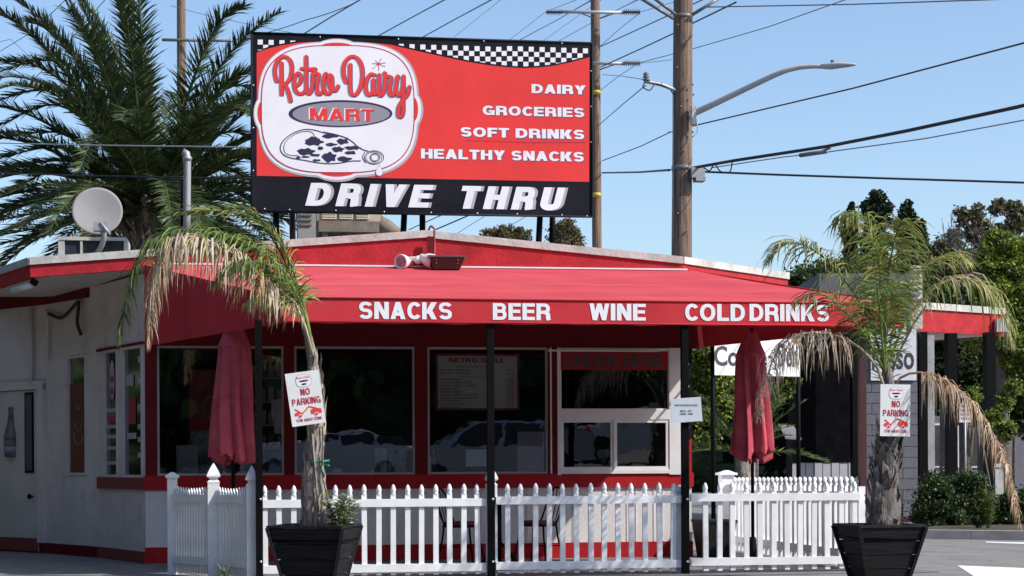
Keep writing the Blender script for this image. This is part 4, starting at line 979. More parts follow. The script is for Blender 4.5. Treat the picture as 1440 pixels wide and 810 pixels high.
def sheaths(P, rr_, n, seed, parent, m_='trunk_lt', lo=.0, hi=1.0, flare=.03):   # old leaf bases peeling from the trunk
    rg = random.Random(seed); mb = MB()
    for i in range(n):
        u = rg.uniform(lo, hi); k = min(int(u*(len(P)-1)), len(P)-2); p = P[k]; r_ = rr_[k]; a = rg.uniform(0, 6.28); o = Vector((math.cos(a), math.sin(a), 0)); s = Vector((-math.sin(a), math.cos(a), 0))
        L_ = rg.uniform(.08, .24); w_ = rg.uniform(.015, .05); b = p+o*r_*.95
        tip = b+zv*L_+o*rg.uniform(0, flare)+s*rg.uniform(-.04, .04)
        mb.add([b-s*w_, b+s*w_, b+zv*L_*.6+s*w_*.7+o*flare*.3, b+zv*L_*.6-s*w_*.7+o*flare*.5, tip], [(0, 1, 2, 3), (3, 2, 4)], 0, True)
    mb.build('leaf_base', M[m_], parent, kind='stuff')
# --- left palm
Yl = -1.4
pal = thing('potted_palm', PLo+zv*PLz, 'leaning potted palm with one drooping dead tan frond over the awning corner', 'palm', 'potted palms in front of the fence')
mb = MB(); tp = pp([(441, 748, 0), (441, 690, 0), (443, 640, 0), (446, 590, 0), (443, 540, .0), (437, 490, .02), (428, 452, .03)], Yl)
P, rr_ = ragged_trunk(mb, tp, [.11, .105, .09, .07, .055, .045, .03], 2); mb.build('trunk', M['trunk'], pal)
sheaths(P, rr_, 60, 5, pal, lo=.0, hi=.62); sheaths(P, rr_, 12, 6, pal, 'trunk', lo=.3, hi=.9, flare=.05)
mb = MB()
for (x0, y0, x1, y1) in ((448, 720, 439, 610), (464, 716, 448, 640), (453, 655, 455, 600)):
    mb.tube([at(x0, y0, Y=Yl-.13), at(x1, y1, Y=Yl-.09)], .010, 5)
mb.build('stake', M['trunk'], pal)
tie = at(446, 655, Y=Yl); mb = MB(); mb.tube([tie+Vector((.105*math.cos(a*.524), .105*math.sin(a*.524), .004*a)) for a in range(13)], .012, 5); mb.tube([tie+Vector((.03, -.11, 0)), tie+Vector((.06, -.12, -.10))], .010, 4); mb.build('tie', M['green_tie'], pal)
G = ['frond', 'frond', 'frond_dk']
frond(pp([(440, 505, 0), (424, 430, 0), (395, 375, -.05), (350, 343, -.1), (296, 325, -.15), (240, 326, -.2), (203, 352, -.25), (182, 405, -.28), (172, 450, -.3), (166, 478, -.3)], Yl), G, pal, 140, .46, .017, 1.0, .45, .0, .22, seed=11)
frond(pp([(440, 500, 0), (418, 430, -.05), (373, 394, -.12), (328, 356, -.2), (276, 332, -.26), (240, 338, -.3), (221, 365, -.33), (212, 420, -.35), (209, 485, -.36)], Yl-.1), ['frond_dead', 'frond_dead', 'frond_dead', 'frond_brown', 'frond_yel'], pal, 160, .62, .016, 1.9, .1, -.1, .2, seed=12)
frond(pp([(440, 495, 0), (425, 420, 0), (402, 355, .05), (372, 318, .1), (330, 300, .12), (280, 296, .15), (226, 305, .16)], Yl), ['frond', 'frond_dk', 'frond_yel'], pal, 90, .34, .016, .35, .7, .25, .3, seed=13)
frond(pp([(440, 495, 0), (426, 430, 0), (402, 370, -.02), (376, 325, -.02), (350, 298, 0), (318, 290, 0)], Yl+.1), ['frond_dk', 'frond', 'frond_dk'], pal, 95, .30, .014, .3, .8, .25, .3, seed=14)
frond(pp([(440, 500, 0), (428, 440, -.1), (405, 395, -.25), (370, 370, -.4), (325, 372, -.5), (300, 400, -.55)], Yl), G, pal, 100, .40, .016, 1.1, .4, .0, .25, seed=15)
frond(pp([(441, 500, 0), (430, 440, .1), (408, 385, .25), (372, 345, .4), (320, 335, .5), (270, 350, .5)], Yl), ['frond', 'frond_yel', 'frond_dk'], pal, 100, .38, .016, .9, .4, .1, .25, seed=16)
frond(pp([(440, 510, 0), (426, 455, -.05), (402, 425, -.1), (370, 412, -.14), (345, 425, -.16)], Yl), ['frond_yel', 'frond_dead', 'frond'], pal, 60, .40, .014, 1.5, .3, .0, .3, seed=17)
frond(pp([(440, 500, 0), (424, 440, .05), (400, 400, .1), (360, 372, .12), (310, 350, .14)], Yl+.1), ['frond_dk', 'frond'], pal, 90, .36, .015, .8, .4, .1, .25, seed=19)
# leafy plant at its foot
def herb(p, w_, h, n, seed, mats, label, name='leafy_plant', stems=14, lw=.025, ll=.09, cat='plant', group=None):
    rg = random.Random(seed); t = thing(name, p, label, cat, group); ms = MB(); ml = MB()
    for i in range(stems):
        a = rg.uniform(0, 6.28); r_ = rg.uniform(.2, 1)*w_/2; q = Vector(p)+Vector((r_*.3*math.cos(a), r_*.3*math.sin(a), 0)); e = Vector(p)+Vector((r_*math.cos(a), r_*math.sin(a), h*rg.uniform(.55, 1)))
        pts = smooth_path([q, q.lerp(e, .5)+zv*.03, e], 6); ms.tube(pts, .004, 4)
        for k in range(n//stems):
            u = rg.uniform(.2, 1); b = q.lerp(e, u); b2 = rg.uniform(0, 6.28); d = Vector((math.cos(b2), math.sin(b2), rg.uniform(-.2, .8))).normalized(); s = d.cross(zv).normalized()*lw*rg.uniform(.4, .7); L_ = ll*rg.uniform(.6, 1.2)
            ml.add([b, b+d*L_*.5+s, b+d*L_-zv*.01, b+d*L_*.5-s], [(0, 1, 2, 3)], rg.randrange(len(mats)))
    ms.build('stem', M['shaft'], t, kind='stuff'); ml.build('foliage', [M[x] for x in mats], t, kind='stuff'); return t
q = at(480, 742, Y=-1.55); herb((q.x, -1.58, PLz-.05), .36, .36, 620, 4, ['leaf_a', 'leaf_c', 'leaf_sil', 'leaf_sil'], 'silvery green leafy plant growing in the left planter beside the palm trunk')
# --- right palm
Yr = -1.45
par = thing('potted_palm', PRo+zv*PRz, 'upright potted palm with brown dead fronds hanging on both sides', 'palm', 'potted palms in front of the fence')
mb = MB(); tp = pp([(1242, 748, 0), (1244, 690, 0), (1249, 640, 0), (1252, 600, 0), (1252, 560, .0), (1248, 525, 0), (1243, 490, 0)], Yr)
P, rr_ = ragged_trunk(mb, tp, [.155, .13, .105, .085, .055, .048, .03], 9); mb.build('trunk', M['trunk_dk'], par)
sheaths(P, rr_, 90, 15, par, 'trunk_dk', lo=.0, hi=.5, flare=.09); sheaths(P, rr_, 45, 16, par, 'trunk', lo=.0, hi=.48, flare=.07)
tie = at(1252, 620, Y=Yr); mb = MB(); mb.tube([tie+Vector((.085*math.cos(a*.524), .085*math.sin(a*.524), .004*a)) for a in range(13)], .012, 5); mb.build('tie', M['green_tie'], par)
GB = ['frond', 'frond', 'frond_yel']
frond(pp([(1245, 520, 0), (1240, 430, 0), (1236, 370, 0), (1226, 322, -.05), (1205, 300, -.1), (1182, 303, -.15)], Yr), GB, par, 85, .60, 0.0160, 1.5, .2, .0, .18, seed=21)
frond(pp([(1245, 520, 0), (1222, 450, 0), (1185, 390, 0), (1145, 352, 0), (1108, 342, -.05), (1080, 368, -.05)], Yr), ['frond', 'frond_dk', 'frond_yel'], par, 80, .56, 0.0137, 1.2, .2, .3, .2, seed=22)
frond(pp([(1245, 525, 0), (1215, 470, -.1), (1180, 430, -.2), (1150, 412, -.3), (1120, 425, -.35)], Yr), ['frond', 'frond_dk'], par, 54, .44, 0.0137, 1.0, .35, .2, .15, seed=23)
frond(pp([(1247, 520, 0), (1272, 455, 0), (1310, 408, -.05), (1352, 390, -.1), (1388, 405, -.12), (1412, 445, -.14), (1424, 485, -.16)], Yr), ['frond_yel', 'frond_yel', 'frond', 'frond_dead'], par, 83, .54, 0.0129, 1.3, .3, .1, .18, seed=24)
frond(pp([(1246, 520, 0), (1262, 440, 0), (1292, 385, .05), (1330, 360, .1), (1362, 368, .1)], Yr), ['frond_yel', 'frond', 'frond_yel'], par, 65, .48, 0.0122, 1.0, .4, .2, .2, seed=25)
frond(pp([(1245, 520, 0), (1246, 440, -.1), (1250, 380, -.2), (1260, 330, -.4), (1268, 310, -.5)], Yr), GB, par, 70, .54, 0.0152, 1.3, .2, .1, .18, seed=26)
frond(pp([(1245, 530, 0), (1240, 470, -.2), (1236, 425, -.4), (1232, 400, -.7), (1230, 410, -.9)], Yr), ['frond', 'frond_dk'], par, 65, .44, 0.0137, .8, .4, .15, .1, seed=27)
frond(pp([(1245, 520, 0), (1240, 455, .2), (1250, 410, .4), (1262, 395, .7)], Yr), ['frond', 'frond_dk'], par, 57, .44, 0.0137, .7, .4, .1, .1, seed=28)
frond(pp([(1246, 540, 0), (1245, 490, -.05), (1244, 450, -.08), (1243, 415, -.1)], Yr), ['frond'], par, 46, .34, 0.0137, .2, .8, .15, .0, seed=31)
frond(pp([(1248, 560, 0), (1232, 515, -.03), (1205, 486, -.06), (1170, 470, -.1), (1132, 468, -.12), (1100, 484, -.14), (1078, 530, -.16), (1066, 588, -.18)], Yr), ['frond_dead', 'frond_dead', 'frond_brown'], par, 84, .58, .013, 2.0, .05, -.1, .36, seed=29)
frond(pp([(1250, 556, 0), (1268, 530, -.03), (1298, 524, -.08), (1335, 538, -.15), (1375, 575, -.22), (1405, 628, -.3), (1424, 680, -.36), (1434, 740, -.4)], Yr), ['frond_brown', 'frond_dead', 'frond_brown'], par, 130, .50, .014, 1.9, .05, -.1, .28, seed=30)
mb = MB(); mb.tube(pp([(1248, 545, 0), (1262, 500, -.02), (1285, 455, -.04), (1302, 430, -.06)], Yr), .011, 5); mb.build('leaf_stalk', M['bark'], par)

# ================================================================== PATIO FURNITURE
def umbrella(cx, ytop, yhem, xl, xr, Y, label, ybot=812, seed=1):
    c = at(cx, yhem, Y=Y); zt = at(cx, ytop, Y=Y).z; zh = c.z; k = FPX/((c-CAM).dot(dv)); rb = (xr-xl)/2/k
    t = thing('patio_umbrella', (c.x, Y, 0), label, 'umbrella', 'closed red patio umbrellas under the awning')
    mb = MB(); mb.tube([(c.x, Y, .03), (c.x, Y, zt+.05)], .02, 8); mb.build('pole', M['black_steel'], t)
    mb = MB(); mb.lathe((c.x, Y, 0), [(.24, 0), (.24, .05), (.05, .09), (.035, .3), (.02, .3)], 16); mb.build('base', M['black_steel'], t)
    mb = MB(); rg = random.Random(seed); n = 128; nz = 34; vs = []; ph = rg.uniform(0, 6); off = [rg.uniform(-.25, .25) for _ in range(8)]; amp = [rg.uniform(.7, 1.25) for _ in range(8)]
    for j in range(nz+1):
        v = j/nz; z = zt+(zh-zt)*v; r0 = .03+(rb-.03)*(.16+.42*min(1, v/.17) if v < .17 else .58+.42*((v-.17)/.83)**.9)
        for i in range(n):
            a = 2*math.pi*i/n; s_ = a*8/(2*math.pi); k = int(s_) % 8; f = s_-int(s_)
            tri = abs(2*f-1)                      # 1 at the ribs, 0 in the valleys: cloth folded between eight ribs
            fold = 1-.42*amp[k]*min(1, .25+v*1.1)*(1-tri**.8)+.05*math.sin(a*3+ph+v*3)
            tw = a+(.18+off[k])*v*(1-tri)+.3*v; hem = (.05*(1-tri)+.045*math.sin(a*2+ph)+.02*math.sin(a*19+ph))*v**8
            vs.append((c.x+r0*fold*math.cos(tw)+.012*math.sin(v*5+ph), Y+r0*fold*math.sin(tw)*.9, z+hem))
    mb.add(vs, [(j*n+i, j*n+(i+1) % n, (j+1)*n+(i+1) % n, (j+1)*n+i) for j in range(nz) for i in range(n)], 0, True)
    lo_ = [Vector((c.x+.55*(v[0]-c.x)+.012*math.sin(i*1.7), Y+.55*(v[1]-Y), v[2]-.035+.03*math.sin(i*.4+ph))) for i, v in enumerate(vs[-n:])]
    mb.add([Vector(v) for v in vs[-n:]]+lo_, [(i, (i+1) % n, n+(i+1) % n, n+i) for i in range(n)], 0, True)
    mb.add(lo_+[Vector((c.x, Y, zh+.15))], [(i, (i+1) % n, n) for i in range(n)], 0, True)
    mb.build('canopy', M['umbrella'], t)
    mb = MB(); zc = zt+(zh-zt)*.17; mb.lathe((c.x, Y, zc), [(rb*.60, -.03), (rb*.58, .0), (rb*.40, .10), (rb*.22, .20), (.03, .26)], 24); mb.build('top_cap', M['umbrella'], t)
umbrella(328, 452, 645, 292, 362, 1.25, 'closed red patio umbrella behind the left fence corner', seed=1)
umbrella(1058, 468, 640, 1025, 1090, 1.6, 'closed red patio umbrella in sunlight near the coffee banner', seed=5)
# order-window passers: bistro chairs and a table, black steel
def chair(x, y, rot, label, seat='seat_red', bar=0.0):
    t = thing('bistro_chair', (x, y, 0), label, 'chair', 'black steel patio chairs'); Rm = Matrix.Translation((x, y, 0)) @ Matrix.Rotation(rot, 4, 'Z'); T = lambda *p: Rm @ Vector(p)
    mb = MB(); mb.lathe(T(0, 0, .44), [(.19, 0), (.205, .015), (.205, .03), (.17, .045)], 18); mb.build('seat', M[seat], t)
    mb = MB(); mb.tube([T(.205*math.cos(a*.3927), .205*math.sin(a*.3927), .432) for a in range(17)], .011, 6); mb.build('seat_ring', M['black_steel'], t)
    for (sx, sy) in ((-1, -1), (1, -1), (-1, 1), (1, 1)):
        mb = MB(); mb.tube(smooth_path([T(sx*.15, sy*.15, .43), T(sx*.17, sy*.17, .25), T(sx*.22, sy*.22, 0)], 6), .011, 6); mb.build('leg', M['black_steel'], t)
    mb = MB(); mb.tube(smooth_path([T(-.18, .12, .43), T(-.19, .2, .62), T(-.15, .24, .8), T(0, .25, .86), T(.15, .24, .8), T(.19, .2, .62), T(.18, .12, .43)], 20), .011, 6)
    for a in (-.07, 0, .07): mb.tube(smooth_path([T(a, .17, .44), T(a*1.3, .225, .66), T(a, .25, .85)], 6), .006, 5)
    mb.build('backrest', M['black_steel'], t)
    mb = MB(); mb.tube([T(-.17, -.17, .2), T(.17, .17, .2)], .006, 5); mb.tube([T(.17, -.17, .2), T(-.17, .17, .2)], .006, 5); mb.build('stretcher', M['black_steel'], t); return t
def gx(px, Y): return at(px, 750, Y=Y).x
chair(gx(757, 2.3), 2.3, R(-70), 'black steel chair with dark red seat in the sun below the order window')
chair(gx(648, 2.2), 2.2, R(65), 'black steel chair in the shade just left of the centre black post')
chair(gx(268, 1.9), 1.9, R(180), 'brown slatted chair behind the short tight-picket fence', 'chair_brown')
tb = thing('bistro_table', (gx(702, 1.7), 1.7, 0), 'round black patio table hidden behind the centre fence post', 'table')
o = ORG[tb]; mb = MB(); mb.lathe(o+zv*.72, [(.36, 0), (.38, .01), (.38, .025), (.35, .035)], 32); mb.build('tabletop', M['black_steel'], tb)
mb = MB(); mb.tube([o+zv*.05, o+zv*.72], .028, 8); mb.build('pedestal', M['black_steel'], tb)
for a in range(4):
    q = a*1.571+.6; mb = MB(); mb.tube(smooth_path([o+zv*.28, o+Vector((.16*math.cos(q), .16*math.sin(q), .16)), o+Vector((.3*math.cos(q), .3*math.sin(q), .012))], 8), .013, 6); mb.build('foot', M['black_steel'], tb)
t = thing('planter_box', at(1012, 785, Y=2.6), 'plain dark square planter on the patio seen through the right fence', 'planter')
a = at(988, 780, Y=2.6); b = at(1036, 735, Y=2.6); mb = MB(); mb.hexa([(a.x+.05, 2.65, 0), (b.x-.05, 2.65, 0), (b.x-.05, 3.05, 0), (a.x+.05, 3.05, 0)], [(a.x, 2.6, b.z), (b.x, 2.6, b.z), (b.x, 3.1, b.z), (a.x, 3.1, b.z)]); mb.build('box', M['planter'], t)
mb = MB(); mb.box(a.x-.01, b.x+.01, 2.59, 3.11, b.z, b.z+.03); mb.build('rim', M['planter'], t)
# security lights lying on the awning at the gable peak
LY = WY-.10
p = at(570, 369, Y=LY-.05)
t = thing('security_light', at(585, 376, Y=LY), 'white twin spot security light fixed under the gable peak above the awning', 'security light')
for (px, py, dx, dy_, dz_) in ((567, 368, -.55, -.8, -.1), (603, 366, .75, -.5, -.35)):
    q = at(px, py, Y=LY-.08); d = Vector((dx, dy_, dz_)).normalized(); mb = MB(); mb.lathe(q-d*.13, [(.02, 0), (.045, .015), (.05, .06), (.075, .10), (.088, .17), (.088, .2), (.078, .2), (.07, .185)], 16, axis=d); lh = mb.build('lamp_head', M['floodlight'], t)
    mb = MB(); mb.lathe(q-d*.13+d*.175, [(.078, 0), (.06, .012), (.01, .018)], 16, axis=d); mb.build('lens', mat('pinkish_lens', (.42, .30, .32), .15, .1, 4), lh)
q0 = at(572, 364, Y=LY); q1 = at(606, 364, Y=LY); mb = MB(); mb.tube([q0, q1], .028, 8); mb.lathe(at(588, 366, Y=LY), [(.05, 0), (.05, .06)], 12, axis=(0, -1, 0)); mb.build('bracket', M['floodlight'], t)
t = thing('floodlight', at(627, 380, Y=LY), 'dark bronze trough floodlight beside the white security light on the awning', 'floodlight')
a = at(608, 380, Y=LY-.05); b = at(645, 380, Y=LY-.05); zt = at(627, 364, Y=LY-.05).z
mb = MB(); mb.hexa([(a.x, LY-.18, a.z), (b.x, LY-.18, a.z), (b.x, LY-.0, a.z), (a.x, LY-.0, a.z)], [(a.x-.05, LY-.24, zt), (b.x+.05, LY-.24, zt), (b.x+.05, LY+.02, zt), (a.x-.05, LY+.02, zt)]); mb.build('housing', mat('bronze_metal', (.05, .035, .03), .4, .1, 6), t)
mb = MB(); mb.box(a.x-.07, b.x+.07, LY-.26, LY+.03, zt, zt+.02); mb.build('rim', mat('bronze_rim', (.11, .09, .08), .35, .1, 6), t)
mb = MB()
for x in (a.x+.03, b.x-.03):
    for z in (zt-.03, zt-.07): mb.lathe((x, LY-.225+.02*((zt-z) > .05), z), [(.008, 0), (.008, .012)], 6, axis=(0, -1, 0))
mb.build('screw', M['bolt'], t)
mb = MB(); q = at(611, 362, Y=LY+.02); mb.tube(smooth_path([q, at(611, 345, Y=LY+.05), at(611, 326, Y=LY+.05)], 5)+smooth_path([at(611, 322, Y=LY+.05), at(606, 318, Y=LY+.1), at(602, 325, Y=LY+.2)], 6), .013, 6); mb.build('conduit', mat('red_brown_conduit', (.30, .05, .045), .5, .1, 5), shop)
mb = MB(); q = at(604, 350, Y=WY-.11); mb.box(q.x-.03, q.x+.05, WY-.12, WY-.10, at(600, 362, Y=WY).z, at(600, 334, Y=WY).z); mb.build('ridge_strap', M['dark_red'], shop)
# ================================================================== ROOFTOP THINGS
RYd = 7.0
t = thing('satellite_dish', at(138, 352, Y=5.6), 'pale grey satellite dish on the left roof edge in front of the big palm', 'satellite dish')
c = at(137, 299, Y=5.6); k = FPX/((c-CAM).dot(dv)); r_ = 35/k; ax = Vector((.05, -1, .22)).normalized()
mb = MB(); mb.lathe(c, [(r_*s, .07*s*s-.02) for s in (.02, .2, .4, .6, .8, .96, 1.0)]+[(r_*1.0, .062), (r_*.9, .055), (r_*.5, .028), (r_*.05, .012)], 32, axis=ax); mb.build('reflector', M['dish'], t)
for o_ in list(t.children): o_.scale = (1, 1, 1)
mb = MB(); mb.tube(smooth_path([at(141, 318, Y=5.35), at(146, 330, Y=5.3), at(143, 345, Y=5.4), at(135, 358, Y=5.5)], 10), .035, 8); mb.build('arm', M['galv'], t)
q = at(142, 320, Y=5.35); mb = MB(); mb.box(q.x-.09, q.x+.09, 5.25, 5.4, q.z-.05, q.z+.06); mb.tube([q+Vector((0, -.1, .05)), q+Vector((.12, -.12, -.10))], .02, 6); mb.build('mount_bracket', M['galv'], t)
t = thing('rooftop_unit', at(130, 358, Y=6.2), 'low white framed unit with dark panels on the roof behind the satellite dish', 'air conditioner')
a = at(82, 362, Y=6.2); b = at(178, 334, Y=6.2)
mb = MB(); mb.box(a.x+.04, b.x-.04, 6.23, 7.0, a.z-.2, b.z-.04); mb.build('dark_panel', mat('dark_panel_glass', (.03, .035, .045), .3, .2, 3), t)
mb = MB(); xs_ = [a.x, a.x+.28, b.x-.02]
for x, w_ in ((a.x, .08), (a.x+.28, .03), (b.x-.035, .035)): mb.box(x, x+w_, 6.2, 7.0, a.z-.2, b.z-.045)
mb.box(a.x, b.x, 6.19, 7.02, b.z-.045, b.z); mb.build('frame', M['cap'], t)
t = thing('vent_pipe', at(263, 340, Y=6.5), 'tall grey vent pipe with a rounded elbow in front of the big palm', 'vent pipe')
mb = MB(); pts = [at(262, 345, Y=6.5), at(263, 300, Y=6.5), at(263.5, 225, Y=6.5), at(262, 216, Y=6.5), at(257, 213, Y=6.5)]; mb.tube(pts, [.048, .048, .05, .055, .045], 10); mb.build('pipe', M['galv'], t)
mb = MB(); mb.lathe(at(263.5, 226, Y=6.5), [(.06, 0), (.062, .05), (.05, .055)], 10); mb.build('collar', M['galv'], t)
t = thing('condenser_mast', at(258, 320, Y=6.8), 'dark slim mast standing behind the grey vent pipe', 'mast')
mb = MB(); mb.tube([at(257, 345, Y=6.8), at(257, 256, Y=6.8)], .035, 6); mb.build('mast_tube', M['black_steel'], t)
t = thing('rooftop_cooler', at(500, 335, Y=9), 'beige rusty louvred evaporative cooler on the roof under the billboard', 'evaporative cooler')
CY = 9.0; a = at(446, 310, Y=CY); b = at(535, 270, Y=CY)
mb = MB(); mb.box(a.x, b.x, CY, CY+1.1, a.z, b.z); mb.build('cabinet', M['beige'], t)
for i, (x0, x1) in enumerate(((453, 473), (477, 496), (501, 519))):
    p0 = at(x0, 308, Y=CY); p1 = at(x1, 280, Y=CY); mb = MB(); mb.box(p0.x, p1.x, CY-.015, CY-.002, p0.z, p1.z); gr = mb.build('grille', mat('cooler_grille_shadow', (.12, .08, .055), .8, .2, 5), t)
    for j in range(9):
        z = p0.z+(j+.5)*(p1.z-p0.z)/9; mb = MB(); mb.hexa([(p0.x, CY-.04, z-.02), (p1.x, CY-.04, z-.02), (p1.x, CY-.017, z+.012), (p0.x, CY-.017, z+.012)], [(p0.x, CY-.04, z-.012), (p1.x, CY-.04, z-.012), (p1.x, CY-.017, z+.02), (p0.x, CY-.017, z+.02)]); mb.build('louvre', M['beige'], gr)
p0 = at(448, 326, Y=CY); p1 = at(533, 312, Y=CY)
mb = MB(); mb.box(p0.x, p1.x, CY-.05, CY+1.1, p0.z, p1.z); mb.build('base_pan', M['rust'], t)
mb = MB()
for x in (p0.x+.1, (p0.x+p1.x)/2, p1.x-.1): mb.box(x-.04, x+.04, CY, CY+1, p0.z-.6, p0.z)
mb.build('stand', M['rust'], t)
t = thing('louvred_box', at(432, 335, Y=8.4), 'small grey louvred metal box left of the rusty rooftop cooler', 'air conditioner')
a = at(419, 320, Y=8.4); b = at(444, 272, Y=8.4)
mb = MB(); mb.box(a.x, b.x, 8.4, 9, a.z-.5, b.z); mb.build('case', M['dish'], t)
mb = MB()
for i in range(7): z = a.z+i*(b.z-a.z)/7+.03; mb.box(a.x+.03, a.x+.2, 8.375, 8.398, z, z+.03)
mb.build('louvre', M['rust'], t, kind='stuff')
t = thing('roof_tank', at(552, 330, Y=9.4), 'brown sloping duct on the roof just right of the rusty cooler', 'duct')
mb = MB(); mb.tube([at(528, 314, Y=9.4), at(545, 320, Y=9.4), at(562, 330, Y=9.4)], [.16, .12, .08], 8); mb.build('duct', M['rust'], t)
t = thing('eave_light', at(32, 402, Y=WY+.3), 'fluorescent batten light under the left eave', 'light')
mb = MB(); mb.tube([at(18, 409, D=20.9), at(45, 401, D=20.4)], .035, 8); mb.build('tube', M['fluoro'], t)
mb = MB(); mb.tube([at(46, 400, D=20.4), at(50, 393, D=20.4)], .05, 6); mb.build('end_cap', M['black_steel'], t)

# ================================================================== POLES, LAMP, WIRES
def pole(px0, py0, px1, py1, D, wpx0, wpx1, label, name='utility_pole', ybase=None):
    a = at(px0, py0, D=D); b = at(px1, py1, D=D); d = (b-a)/(b.z-a.z); base = a-d*a.z; k = FPX/D
    t = thing(name, base, label, 'utility pole', 'wooden utility poles'); mb = MB(); n = 14; P = [base.lerp(b, i/n) for i in range(n+1)]
    mb.tube(P, [(wpx0*1.08+(wpx1-wpx0*1.08)*i/n)/2/k for i in range(n+1)], 16); mb.build('pole_shaft', M['wood_pole'], t); return t, k
mp, kk = pole(958.5, 358, 961, -60, 32, 28, 27, 'thick wooden utility pole carrying the street lamp arm behind the shop roof')
DP = 32
mb = MB()
for (x0, y0, x1, y1) in ((947, 26, 900, -3), (950, 20, 915, -6), (973, 21, 1012, -3)): mb.tube([at(x0, y0, D=DP-.2), at(x1, y1, D=DP-.2)], .03, 6)
mb.build('crossarm_brace', M['insul'], mp)
mb = MB(); q = at(960, 24, D=DP); mb.lathe(q, [(.185, -.03), (.19, 0), (.185, .03)], 16); mb.build('pole_band', M['insul'], mp); mb = MB(); q = at(959, 237, D=DP); mb.lathe(q, [(.19, -.04), (.195, 0), (.19, .04)], 16); mb.build('pole_band', M['insul'], mp)
mb = MB(); mb.tube(smooth_path([at(950, 127, D=DP-.1), at(930, 119, D=DP-.2), at(906, 114, D=DP-.3)], 6), .035, 6); br = mb.build('service_bracket', M['galv'], mp)
mb = MB(); q = at(908.5, 114, D=DP-.3); mb.lathe(q, [(.03, 0), (.07, .02), (.03, .05), (.07, .07), (.03, .10), (.06, .12), (.02, .16)], 10); mb.build('insulator', M['insul'], br)
mb = MB(); mb.tube(smooth_path([at(908, 115, D=DP-.35), at(904, 122, D=DP-.35), at(914, 127, D=DP-.35), at(922, 118, D=DP-.3), at(940, 124, D=DP-.25), at(947, 133, D=DP-.2)], 16), .012, 5); mb.build('jumper', M['wire'], mp)
mb = MB(); q = at(980, 243, D=DP-.15); mb.box(q.x-.12, q.x+.12, q.y-.1, q.y+.1, q.z-.10, q.z+.08); mb.box(q.x-.05, q.x+.13, q.y-.14, q.y+.1, q.z-.16, q.z-.09); mb.build('splice_box', M['galv'], mp)
mb = MB()
for (px, py) in ((953, 35), (961, 60), (952, 95), (964, 121), (974, 119), (975, 133), (957, 150), (962, 212), (953, 300), (966, 325), (974, 186), (941, 186)): mb.lathe(at(px, py, D=DP-.19), [(.02, 0), (.02, .02), (.008, .03)], 6, axis=-dv)
mb.build('pole_steps', M['insul'], mp, kind='stuff')
mb = MB(); mb.tube([at(946.5, y, D=DP-.1) for y in (365, 300, 200, 130)], .012, 5); mb.build('ground_wire', M['galv'], mp)
sp, _ = pole(839.5, 345, 836.5, -60, 50, 13.5, 13, 'slimmer wooden utility pole with two grey crossarms right beside the billboard')
for (y, x0, x1) in ((17, 768, 900), (89, 812, 900)):
    mb = MB(); mb.tube([at(x0+22, y-.4, D=49.6), at(x1-22, y+.6, D=49.6)], .045, 6); ca = mb.build('crossarm', M['lamp_grey'], sp)
    for sx, xe in ((-1, x0), (1, x1)):
        if xe == 812: continue
        mb = MB(); a = at(xe, y, D=49.6); b = at(xe-sx*22, y, D=49.6)
        mb.tube([a.lerp(b, i/24) for i in range(25)], [.035 if i % 3 else .10 for i in range(25)], 8); mb.build('insulator_string', M['insul'], ca)
    mb = MB(); mb.tube([at(836, y+9, D=49.7), at(816, y+1, D=49.7)], .02, 5); mb.tube([at(843, y+9, D=49.7), at(866, y+1, D=49.7)], .02, 5); mb.build('arm_brace', M['insul'], sp)
mb = MB()
for y in (130, 274): mb.lathe(at(839, y, D=49.72), [(.12, -.05), (.125, 0), (.12, .05)], 8)
mb.build('yellow_tag', mat('yellow_tag', (.55, .42, .05), .5, .1, 4), sp)
lp, _ = pole(256, 320, 254.5, -60, 70, 13, 12, 'distant brown utility pole standing behind the big palm')
mb = MB(); mb.tube([at(228, 56, D=69.7), at(292, 57, D=69.7)], .06, 6); ca = mb.build('crossarm', M['insul'], lp)
mb = MB(); mb.tube([at(292, 57, D=69.7), at(330, 57.5, D=69.7)], .05, 6); mb.build('insulator_string', M['insul'], ca)
# street lamp arm
t = thing('street_lamp', at(975, 160, D=DP-.2), 'grey cobra-head street lamp on a long curved arm above the awning', 'street lamp')
mb = MB(); pth = smooth_path([at(974, 160, D=31.8), at(1000, 148, D=31.6), at(1050, 124, D=31.3), at(1095, 103, D=31), at(1118, 96, D=30.9), at(1140, 93.5, D=30.8), at(1158, 94, D=30.7)], 30); mb.tube(pth, [.062-.028*i/30 for i in range(31)], 10); mb.build('lamp_arm', M['lamp_grey'], t)
a = at(1154, 94, D=30.7); b = at(1206, 92, D=30.4); d = (b-a).normalized(); mb = MB(); pr = [(0, .055), (.06, .07), (.2, .085), (.36, .075), (.5, .055), (.6, .03), (.635, .012)]; vs = []
for (s_, r_) in pr:
    for j in range(12):
        an = j*.5236; vs.append(a+d*s_+dv*(.13*min(1, s_*5+.4)*(r_/.085)*math.cos(an))+zv*(r_*math.sin(an)*(.75 if math.sin(an) > 0 else .55)+(.0 if s_ < .3 else .01)))
mb.add(vs, [(i*12+j, i*12+(j+1) % 12, (i+1)*12+(j+1) % 12, (i+1)*12+j) for i in range(len(pr)-1) for j in range(12)]+[tuple(range(12))[::-1], tuple(range((len(pr)-1)*12, len(pr)*12))], 0, True)
mb.build('lamp_head', M['lamp_grey'], t)
q = at(1171, 89, D=30.6); mb = MB(); mb.lathe(q, [(.035, 0), (.04, .03), (.035, .055)], 8); mb.build('photocell', M['insul'], t)
